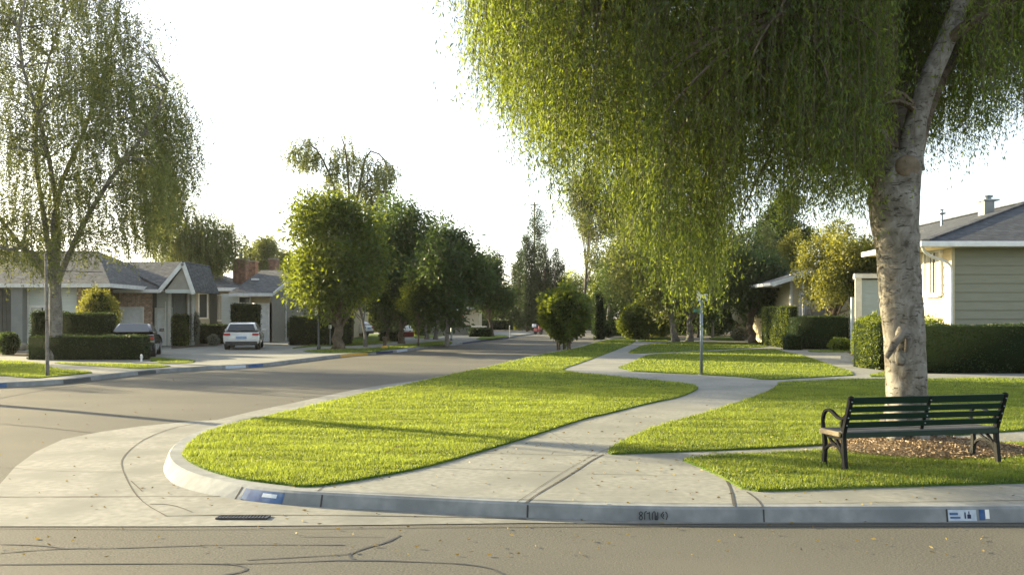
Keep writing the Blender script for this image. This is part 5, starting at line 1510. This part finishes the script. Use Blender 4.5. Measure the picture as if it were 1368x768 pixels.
# ===== pale blue shed
t = thing('pale_blue_garage', 'pale blue lap sided garage partly hidden by the big trunk', 'garage', (0, 0, 0))
Ys = 43; a, b = hx(1146, Ys), hx(1262, Ys); zt = hz(372, Ys)
mb = MB(); lap_wall(mb, (a, Ys), (b, Ys), G0, zt - .06, .32, .03); mb.build('front_wall', M['paleblue'], t)
mb = MB(); lap_wall(mb, (a + 2.3, Ys + 6), (a, Ys), G0, zt - .06, .32, .03); mb.slab([(a + .06, Ys + .06, zt - .08), (b, Ys + .06, zt - .08), (b + 2.3, Ys + 6, zt - .08), (a + 2.36, Ys + 6, zt - .08)], zt - .08 - G0); mb.build('side_wall', M['paleblue'], t)
mb = MB(); mb.box(a - .16, a + .16, Ys - .10, Ys - .035, G0, zt); mb.build('corner_board', M['white'], t)
mb = MB(); mb.slab([(a - .3, Ys - .35, zt + .22), (b + .3, Ys - .35, zt + .22), (b + 2.6, Ys + 6.3, zt + .22), (a + 2.0, Ys + 6.3, zt + .22)], .22); mb.build('roof', M['white'], t)
mb = MB(); mb.slab([(a - .32, Ys - .37, zt + .26), (b + .3, Ys - .37, zt + .26), (b + 2.6, Ys + 6.32, zt + .26), (a + 2.0, Ys + 6.32, zt + .26)], .036); mb.build('roof_edge', M['shingle'], t)
mb = MB(); mb.box(hx(1137.5, 42), hx(1141, 42), 42, 42.12, G0, hz(397, 42)); o = mb.build('side_gate_post', M['paleblue'], t)

# ===== pale house beyond the hedge
t = thing('cream_house', 'cream house with wide overhanging low pitched roof behind the square hedge', 'house', (0, 0, 0))
Yp = 52; a, b = hx(1056, Yp), hx(1135, Yp); ez = hz(378, Yp)
mb = MB(); mb.box(a, b, Yp, Yp + .2, G0, 4.4); mb.build('front_wall', M['cream'], t)
mb = MB(); mb.box(a, a + .2, Yp + .2, Yp + 9, G0, 4.2); mb.build('side_wall', M['cream'], t)
mb = MB(); mb.box(a + .25, b + 3, Yp + .3, Yp + 9, G0, 4.2); mb.build('rear_wall', M['tan'], t)
mb = MB(); mb.box(hx(1040, Yp + 4), a, Yp + 4, Yp + 4.2, G0, 3.9); mb.build('porch_wall', M['beige'], t)
window(t, hx(1044, Yp + 4), hx(1051, Yp + 4), 1.2, 3.3, Yp + 3.95, w=.09)
window(t, hx(1069, Yp), hx(1080, Yp), hz(430, Yp), hz(393, Yp), Yp - .03, w=.10, curtain=True, mull=[hx(1074.5, Yp)])
mb = MB(); mb.box(hx(1056, Yp) - .05, hx(1058, Yp), Yp - .12, Yp - .02, G0, 3.9); mb.box(hx(1063, Yp), hx(1064.5, Yp), Yp - 1.25, Yp - 1.15, G0, 3.9); mb.build('white_post', M['white'], t)
mb = MB(); mb.box(hx(1078, Yp), hx(1098, Yp), Yp - .6, Yp - .02, G0, 2.3); mb.build('stone_pier', M['stone'], t)
xl, xr_, xm = hx(1021, Yp), hx(1180, Yp), hx(1098, Yp); yl = Yp - 1.5
zr = hz(352, Yp - 1.5)
mb = MB()
roof_poly(mb, [(xl, yl, hz(377, yl)), (xm, yl, zr), (xm, Yp + 10, zr), (xl, Yp + 10, hz(377, yl))], .12)
roof_poly(mb, [(xm, yl, zr), (xr_, yl, ez - .2), (xr_, Yp + 10, ez - .2), (xm, Yp + 10, zr)], .12)
mb.build('roof', M['shingle'], t)
mb = MB(); mb.beam((xl, yl - .04, hz(377, yl) - .14), (xm, yl - .04, zr - .14), .05, .26); mb.beam((xr_, yl - .04, ez - .34), (xm, yl - .04, zr - .14), .05, .26); mb.build('barge_board', M['white'], t)
mb = MB(); mb.box(xl - .12, xl - .01, yl - .1, Yp + 10, hz(377, yl) - .2, hz(377, yl) - .02); mb.box(xl, a - .02, Yp + 1.5, Yp + 1.6, hz(383, Yp), hz(380, Yp)); mb.build('gutter', M['white'], t)
mb = MB(); mb.slab([(xl + .1, yl + .1, hz(377, yl) - .16), (xm, yl + .1, zr - .16), (xm, Yp, zr - .16), (xl + .1, Yp, hz(377, yl) - .16)], .02); mb.build('soffit', M['white'], t)

# ------------------------------------------------------------------ cars
def car(name, label, loc, rz, paint, L=4.6, Wd=1.86, Hh=1.62, kind='suv', group=None, two=None):
    """x = forward, tail at x = 0"""
    t = thing(name, label, 'car', loc, rz, group)
    if kind == 'suv':
        low = [(0.02, .42), (0, .70), (.04, .98), (.10, 1.06), (1.2, 1.06), (3.2, 1.04), (3.5, 1.0), (4.35, .88), (4.55, .72), (4.6, .45), (4.4, .30), (.2, .30)]
        cab = [(.12, 1.05), (.42, 1.50), (.75, 1.60), (1.6, 1.64), (2.3, 1.60), (2.75, 1.46), (3.35, 1.03)]
    else:
        low = [(0.03, .42), (0, .66), (.05, .86), (.15, .98), (.9, 1.0), (3.1, .94), (3.4, .92), (4.25, .76), (4.52, .62), (4.6, .42), (4.4, .24), (.2, .24)]
        cab = [(.18, .97), (.75, 1.28), (1.2, 1.41), (1.9, 1.44), (2.3, 1.38), (3.25, .92)]
    k = Hh / (1.64 if kind == 'suv' else 1.44); lx = L / 4.6
    low = [(a * lx, b * k) for a, b in low]; cab = [(a * lx, b * k) for a, b in cab]
    def hw(z):                                   # half width by height
        zz = z / (Hh)
        return Wd / 2 * (np.interp(zz, [.15, .3, .5, .62, .8, 1.0], [.93, .99, 1.0, .965, .85, .70]))
    def body(prof, nm, m, par, inset=0.0):
        P = chaikin(prof, 2); n = len(P); mb = MB()
        rings = []
        for s, q in ((-1, 1.0), (-.94, 1.0)) + tuple(((-1 + 2 * i / 6) * .9, 0) for i in range(1, 6)) + ((.94, 1.0), (1, 1.0)): rings.append(s)
        xm = sum(p[0] for p in P) / n; zm = sum(p[1] for p in P) / n
        vs = []
        for s in rings:
            f = 1 - .05 * max(0, abs(s) - .8) / .2
            for p in P:
                px_ = xm + (p[0] - xm) * (1 - .025 * s * s) * f ** .3; pz = zm + (p[1] - zm) * f
                vs.append((px_, s * (hw(p[1]) - inset), pz))
        fs = [(i * n + j, i * n + (j + 1) % n, (i + 1) * n + (j + 1) % n, (i + 1) * n + j) for i in range(len(rings) - 1) for j in range(n)]
        fs += [tuple(range(n)), tuple(range(len(rings) * n - 1, (len(rings) - 1) * n - 1, -1))]
        mb.add(vs, fs); return mb.build(nm, m, par, smooth=False)
    bd = body(low, 'body', paint, t)
    cb = body(cab, 'cabin', paint, t, .02)
    # glass
    def side_glass(pts, s):
        mb = MB(); P = []
        for a, b in pts: P.append((a * lx, s * (hw(b * k) - .013), b * k))
        mb.slab(P, .012 * s); mb.build('side_window', M['glass'], t)
    for s in (-1, 1):
        if kind == 'suv':
            side_glass([(.62, 1.12), (.78, 1.44), (1.5, 1.50), (1.5, 1.12)], s); side_glass([(1.58, 1.12), (1.58, 1.50), (2.3, 1.47), (2.65, 1.36), (2.95, 1.12)], s)
        else:
            side_glass([(.72, 1.02), (1.1, 1.29), (1.7, 1.33), (1.7, 1.02)], s); side_glass([(1.78, 1.02), (1.78, 1.33), (2.2, 1.28), (2.9, 1.0)], s)
    def rear(x0, z0, x1, z1, g=.78, nm='rear_window', m='glass', off=.02):
        a = hw(z0 * k) * g; b = hw(z1 * k) * g
        mb = MB(); d = Vector((x1 - x0, z1 - z0)).normalized(); nx, nz = -d.y * off, d.x * off
        A = [(x0 * lx + nx, -a, z0 * k + nz), (x0 * lx + nx, a, z0 * k + nz), (x1 * lx + nx, b, z1 * k + nz), (x1 * lx + nx, -b, z1 * k + nz)]
        mb.slab(A, .015); return mb.build(nm, M[m] if isinstance(m, str) else m, t)
    if kind == 'suv':
        rear(.13, 1.12, .43, 1.50, .84); rear(3.30, 1.08, 2.80, 1.45, .84, 'windscreen', off=-.03)
    else:
        rear(.26, 1.03, .98, 1.37, .82, off=.035); rear(3.18, .97, 2.38, 1.36, .84, 'windscreen', off=-.035)
    zl = .92 if kind == 'suv' else .80
    for s in (-1, 1):
        mb = MB(); mb.box(-.02, .10, s * hw(zl * k) * .62, s * hw(zl * k) * .985, (zl - .06) * k, (zl + .06) * k); mb.build('tail_light', M['lamp_red'], t, bevel=.015)
        mb = MB(); mb.box(L - .22, L - .04, s * Wd * .30, s * Wd * .46, .66 * k, .78 * k); mb.build('headlight', M['door'], t, bevel=.015)
        mb = MB(); mb.box(2.85 * lx, 3.0 * lx, s * (Wd / 2 - .02), s * (Wd / 2 + .18), 1.05 * k, 1.2 * k); mb.build('mirror', paint if two is None else two, t, bevel=.03)
    mb = MB(); mb.box(-.03, .4, -Wd * .44, Wd * .44, .28 * k, .50 * k); mb.build('bumper', M['plastic'], t, bevel=.03)
    mb = MB(); mb.box(-.035, .0, -.26, .26, .66 * k, .80 * k); mb.build('number_plate', M['plate'], t)
    for xx in (.85 * lx, 3.7 * lx):
        for s in (-1, 1):
            mb = MB(); y0 = s * (Wd / 2 - .01)
            mb.tube([(xx, y0 - s * .24, .34), (xx, y0 - s * .02, .34), (xx, y0, .34)], [.34, .34, .31], 20)
            w = mb.build('wheel', M['tyre'], t)
            mb = MB(); mb.tube([(xx, y0 - s * .03, .34), (xx, y0 + s * .012, .34)], [.21, .20], 14); mb.build('rim', M['rim'], w)
    return t


X, Y = gp(326, 467)
car('parked_car', 'silver white estate car seen from behind on the wide driveway', (X - .05, Y - .3, PAVE), R(90 + 13), M['car_white'], L=4.5, Wd=1.78, Hh=1.42, kind='suv')
X, Y = gp(172, 481)
car('parked_car', 'black hatchback with red tail lamps half hidden behind the low clipped hedge', (x(180, 35.6), 35.3, PAVE), R(90 + 18), M['car_dark'], L=4.3, Wd=1.75, Hh=1.42, kind='sedan')
car('parked_car', 'white pickup style car parked behind the far street trees', (x(608, 86), 84, PAVE + .75), R(100), M['car_white'], L=4.8, Wd=2.1, Hh=1.75, kind='suv')
car('parked_car', 'pale car half hidden between the straight grey trunk and the dark trunk', (x(493, 74), 74, PAVE), R(160), M['door'], L=4.4, Wd=1.8, Hh=1.5, kind='sedan')
flat('raised_drive', [(x(575, 92), 82.5), (x(650, 92), 82.5), (x(650, 92), 94), (x(575, 92), 94)], PAVE + .75, M['concrete'], thick=.72)

# ------------------------------------------------------------------ posts, signs, small things
X, Y = gp(937, 500.5)
t = thing('street_sign', 'thin grey steel post with a small white plate at the bend of the path', 'sign', (X, Y, PAVE))
s = Y / F; top = (500.5 - 402) * s
mb = MB(); mb.tube([(0, 0, -.05), (0, 0, top)], .045, 10); mb.build('post', M['galv'], t, smooth=True)
mb = MB(); mb.box(-.13, .17, -.03, .0, top - .0, top + .20); mb.build('plate', M['white'], t, bevel=.01)
mb = MB(); mb.box(-.22, .0, -.012, .012, top - .32, top - .22); mb.build('name_blade', plain('green_sign', (.03, .16, .10), .4), t)
mb = MB(); mb.lathe([(.05, 0), (.05, .05), (.02, .1)], (-.09, 0, top + .18), 8); mb.build('cap', M['white'], t)
mb = MB(); mb.lathe([(.10, 0), (.10, .02)], (0, 0, 0), 12); mb.build('foot', M['galv'], t)

X, Y = gp(426, 466.5)
t = thing('street_lamp', 'dark slender street lamp post with white lamp head beside the leaning dark trunk', 'street lamp', (X, Y, PAVE))
s = Y / F; top = (466 - 402) * s
mb = MB(); mb.lathe([(.10, 0), (.10, .12), (.055, .2), (.05, top)], (0, 0, 0), 12); mb.build('post', M['darkpost'], t, smooth=True)
mb = MB(); mb.lathe([(.06, 0), (.12, .06), (.13, .18), (.05, .28)], (0, 0, top), 12); lh = mb.build('lamp_head', M['white'], t, smooth=True)
mb = MB(); mb.lathe([(.02, 0), (.015, .12)], (0, 0, top + .28), 8); mb.build('spike', M['darkpost'], lh)
mb = MB(); mb.box(-.20, -.06, -.05, .05, top - .75, top - .10); mb.build('notice_box', M['white'], t, bevel=.01)
X, Y = gp(441, 461)
t = thing('small_sign', 'small white round topped sign on a thin stake in front of the long hedge', 'sign', (X, Y, PAVE))
s = Y / F
mb = MB(); mb.tube([(0, 0, -.03), (0, 0, 24 * s)], .03, 8); mb.build('stake', M['galv'], t)
mb = MB(); mb.box(-.09, .09, -.03, .03, 22 * s, 27 * s); mb.build('plate', M['white'], t, bevel=.03)
X, Y = gp(514, 465)
t = thing('marker_post', 'short thick dark post with orange foot at the navy painted kerb', 'post', (X, Y, PAVE))
s = Y / F
mb = MB(); mb.lathe([(.09, 0), (.09, .3), (.12, .55), (.15, .6), (.16, 14 * s), (.1, 15.5 * s)], (0, 0, 0), 10); mb.build('shaft', M['bark'], t, smooth=True)
mb = MB(); mb.lathe([(.18, 0), (.15, .12), (.1, .15)], (0, 0, 0), 10); mb.build('foot', M['yellow_paint'], t)
X, Y = gp(599, 463.5)
t = thing('street_lamp', 'grey street lamp with white head against the dark trunks beside the white parked car', 'street lamp', (hx(603, 62), 62, PAVE))
s = 62 / F
mb = MB(); mb.lathe([(.10, 0), (.06, .2), (.05, 44 * s)], (0, 0, 0), 10); mb.build('post', M['galv'], t, smooth=True)
mb = MB(); mb.lathe([(.08, 0), (.16, .08), (.17, .26), (.05, .4)], (0, 0, 44 * s), 12); mb.build('lamp_head', M['white'], t, smooth=True)
X, Y = gp(681, 451)
t = thing('thin_post', 'thin pale post at the rounded end of the far kerb', 'post', (X, Y, PAVE))
mb = MB(); mb.tube([(0, 0, -.03), (0, 0, .95)], .035, 8); mb.build('shaft', M['galv'], t)
mb = MB(); mb.lathe([(.05, 0), (.02, .06)], (0, 0, .95), 8); mb.build('cap', M['white'], t)
X, Y = gp(952, 451)
t = thing('thin_post', 'pale tapering stone post among the shade between the trunks', 'post', (X, Y, PAVE))
mb = MB(); mb.lathe([(.14, 0), (.12, .4), (.09, 1.4), (.03, 1.62)], (0, 0, 0), 8); mb.build('shaft', M['silver'] if False else M['stone'], t)
# slim stake by the left weeping tree
X, Y = gp(63.5, 503)
t = thing('tree_stake', 'slim weathered wooden stake standing in the left verge in front of the grey trunk', 'stake', (X, Y, PAVE))
s = Y / F
mb = MB(); mb.tube([(0, 0, -.05), (0, 0, .3), (-.01, 0, 1.4), (-.035, 0, 2.6), (-.05, .0, 3.4)], [.055, .05, .045, .038, .03], 9, rough=.1); mb.build('shaft', M['bark_grey'], t, smooth=True)
mb = MB(); mb.tube([(-.05, .0, 2.95), (.1, 3.0, 3.05)], .012, 6); mb.build('tie', M['plastic'], t)
# utility pole
Y = 140; t = thing('utility_pole', 'far wooden utility pole with crossarm rising above the cypresses', 'utility pole', (hx(714, Y), Y, PAVE))
zt = hz(271, Y)
mb = MB(); mb.tube([(0, 0, -.1), (0, 0, zt)], [.18, .11], 8); mb.build('pole', M['bark'], t)
mb = MB(); mb.box(-.7, .7, -.06, .06, zt - .5, zt - .36); mb.build('crossarm', M['bark'], t)
for dx in (-.6, .6):
    mb = MB(); mb.lathe([(.05, 0), (.06, .1), (.03, .2)], (dx, 0, zt - .36), 8); mb.build('insulator', M['galv'], t)
# terracotta pot by the upper lawn
X, Y = gp(839, 452)
t = thing('garden_pot', 'terracotta pot at the edge of the upper lawn', 'pot', (X, Y, PAVE))
mb = MB(); mb.lathe([(.18, 0), (.30, .5), (.34, .52), (.34, .62), (.28, .62), (.26, .5)], (0, 0, 0), 14); mb.build('bowl', M['terracotta'], t, smooth=True)
mb = MB(); solid_blob(mb, (0, 0, .62), (.25, .25, .14), 6, 2, .3); mb.build('plant', M['broad'], t)
X, Y = gp(545, 450)
t = thing('red_tub', 'dark red tub with a heaped white cover beside the dark tree trunk', 'tub', (X, Y, PAVE))
mb = MB(); mb.lathe([(.48, 0), (.58, .42), (.6, .45)], (0, 0, 0), 16); mb.build('tub', M['rubber_red'], t, smooth=True)
mb = MB(); mb.lathe([(.52, .45), (.42, .62), (.22, .95), (.04, 1.02)], (0, 0, 0), 14); mb.build('cover', M['door'], t, smooth=True)
# red scooter at the end of the street
X, Y = gp(719, 446.5, 0)
t = thing('motor_scooter', 'small red motor scooter parked at the far end of the road', 'scooter', (X, Y, 0), R(-60))
for dx in (-.55, .55):
    mb = MB(); mb.tube([(dx, -.06, .25), (dx, .06, .25)], .25, 14); w = mb.build('wheel', M['tyre'], t)
mb = MB(); mb.hexa([(-.75, -.2, .35), (.1, -.2, .25), (.1, .2, .25), (-.75, .2, .35), (-.7, -.14, .72), (.0, -.16, .62), (.0, .16, .62), (-.7, .14, .72)]); mb.build('body', M['rubber_red'], t, bevel=.05)
mb = MB(); mb.box(-.7, .0, -.13, .13, .70, .82); mb.build('seat', M['plastic'], t, bevel=.04)
mb = MB(); mb.hexa([(.42, -.2, .3), (.55, -.2, .3), (.55, .2, .3), (.42, .2, .3), (.30, -.18, .95), (.40, -.18, .95), (.40, .18, .95), (.30, .18, .95)]); mb.build('front_shield', M['rubber_red'], t, bevel=.03)
mb = MB(); mb.tube([(.33, -.32, 1.05), (.33, .32, 1.05)], .025, 8); mb.build('handlebar', M['plastic'], t)
mb = MB(); mb.box(-1.0, -.7, -.2, .2, .75, 1.1); mb.build('top_box', M['door'], t, bevel=.04)
# garden boulders
for k, (u, v, r, lab) in enumerate([(233, 448.5, .0, ''), ]): pass
for k, (u, v, w, h, m, lab) in enumerate([
        (262, 459, 11, 7, 'silver', ''), ]):
    X, Y = gp(u, v)
    o = MB(); s = Y / F; solid_blob(o, (0, 0, h * s * .45), (w * s * .5, .35, h * s * .55), 8, 4, .35)
    b = o.build('boulder', M['stone'], None, smooth=True); b.location = (X, Y, PAVE); tag(b, 'pale boulder in the gravel bed by the porch post', 'boulder')
# stump with pale cut on the slanting tree
X, Y = gp(1006, 458.5)
tr = [o for o in bpy.data.objects if o.name.startswith('leaning_tree') and 'slants' in o.get('label', '')][0]
mb = MB(); c = (hx(981, Y) - X, -.30, hz(418, Y) - PAVE); solid_blob(mb, c, (.24, .14, .52), 8, 1, .1); mb.tube([(c[0] + .05, -.2, c[2] - .2), (c[0] + .45, 0, c[2] - .6)], [.14, .2], 9); mb.build('pruned_stub', M['cut_pale'], tr, smooth=True)
# low stone wall and flowers at the far left
mb = MB()
rd = random.Random(2); xx = hx(-260, 43.2)
while xx < hx(34, 43.2):
    w = rd.uniform(.35, .7); solid_blob(mb, (xx, 43.2, .20 + PAVE), (w * .55, .22, rd.uniform(.16, .24)), 5, xx, .2); xx += w
b = mb.build('stone_edging', M['stone'], None, smooth=True); tag(b, 'low rough stone edging below the grey board wall', 'edging')
bush('flower_clump', 'small clump of white flowers by the stone edging', 'flowers', 2, 10, 459, 473, 'flower', 300, .07, Y=41.6, seed=61)
# pavement hydrant-like marker by low hedge
X, Y = gp(142.5, 484)
t = thing('verge_marker', 'tiny white marker at the corner of the low clipped hedge', 'marker', (x(189, 32.4), 32.4, PAVE)); t.scale = (.6, .6, .6)
mb = MB(); mb.lathe([(.09, 0), (.06, .04), (.055, .3), (.08, .32), (.07, .4), (.02, .46)], (0, 0, 0), 12); mb.build('barrel', M['white'], t, smooth=True)
mb = MB(); mb.tube([(-.1, 0, .24), (.1, 0, .24)], .03, 8); mb.build('outlet', M['white'], t)
# ------------------------------------------------------------------ off-frame neighbours that shade the road, left of the lens
# (real trees of the same street, standing outside the frame)
HAZE = 1
if HAZE:
    mb = MB(); mb.box(-260, 260, -60, 460, -1.5, 26)
    hz_ = mb.build('haze', []); hz_['kind'] = 'stuff'; tag(hz_, 'thin warm evening haze hanging over the whole street', 'haze')
    m, nt_, out_ = new_mat('haze'); pv = nt_.nodes.new('ShaderNodeVolumePrincipled'); pv.inputs['Color'].default_value = (.95, .93, .86, 1)
    pv.inputs['Density'].default_value = .00016; pv.inputs['Anisotropy'].default_value = .35
    nt_.links.new(pv.outputs[0], out_.inputs['Volume']); hz_.data.materials.append(m)
# ------------------------------------------------------------------ sun, sky, camera
SUN_AZ = 60.0          # degrees left of the viewing direction (+Y)
SUN_EL = 15.0


def off_tree(label, X, Y, r, z0, z1, n, seed):
    return broad_tree('broadleaf_tree', label, 'tree', U0 + F * X / Y, 0, (U0 + F * (X - r) / Y, U0 + F * (X + r) / Y, V0 - (z1 - H) * F / Y, V0 - (z0 - H) * F / Y), 'broad', n=n, L=.13, rt=.17, seed=seed, Y=Y, clumps=22, csize=.28)


off_tree('spreading verge tree just beyond the left edge of the picture', -17.2, 21.3, 2.1, 6.6, 9.2, 7000, 71)
off_tree('round headed garden tree beyond the left edge, behind the verge tree', -31, 35, 3.4, 3.4, 7.6, 9000, 72)
None and off_tree('wide garden tree before the dark boards, beyond the left edge', -36, 43, 4.0, 2.2, 8.6, 14000, 73)
az, el = R(SUN_AZ), R(SUN_EL)
sd = Vector((-math.sin(az) * math.cos(el), math.cos(az) * math.cos(el), math.sin(el)))
ld = bpy.data.lights.new('sun', 'SUN'); ld.energy = 5.0; ld.angle = R(.53); ld.color = (1.0, .83, .50)
lo = bpy.data.objects.new('sun', ld); COL.objects.link(lo)
lo.rotation_euler = (-sd).to_track_quat('-Z', 'Y').to_euler(); lo.location = (-30, 20, 40)
w = bpy.data.worlds.new('World'); S.world = w; w.use_nodes = True
nt = w.node_tree; bg = nt.nodes['Background']
sky = nt.nodes.new('ShaderNodeTexSky'); sky.sky_type = 'NISHITA'; sky.sun_disc = False
sky.sun_elevation = el; sky.sun_rotation = -az; sky.air_density = 1.0; sky.dust_density = 1.3; sky.ozone_density = 1.0; sky.altitude = 0
hs = nt.nodes.new('ShaderNodeHueSaturation'); hs.inputs['Saturation'].default_value = .55
nt.links.new(sky.outputs[0], hs.inputs['Color']); nt.links.new(hs.outputs[0], bg.inputs[0]); bg.inputs[1].default_value = .11
cd = bpy.data.cameras.new('camera'); co = bpy.data.objects.new('camera', cd); COL.objects.link(co)
co.location = (0, 0, H); co.rotation_euler = (R(90), 0, 0)
cd.sensor_width = 36; cd.lens = 36 * F / 1368; cd.shift_y = (V0 - 384) / 1368; cd.shift_x = 0
cd.clip_start = .1; cd.clip_end = 6000
S.camera = co
vs = S.view_settings; S.display_settings.display_device = 'sRGB'
vs.view_transform = 'Standard'; vs.look = 'None'; vs.gamma = 1; vs.use_curve_mapping = False; vs.exposure = 1.90
cy = S.cycles
cy.max_bounces = 7; cy.diffuse_bounces = 3; cy.glossy_bounces = 2; cy.transmission_bounces = 5; cy.transparent_max_bounces = 6; cy.volume_bounces = 0
cy.use_denoising = True; cy.use_adaptive_sampling = True
S.render.resolution_x = 1024; S.render.resolution_y = 574
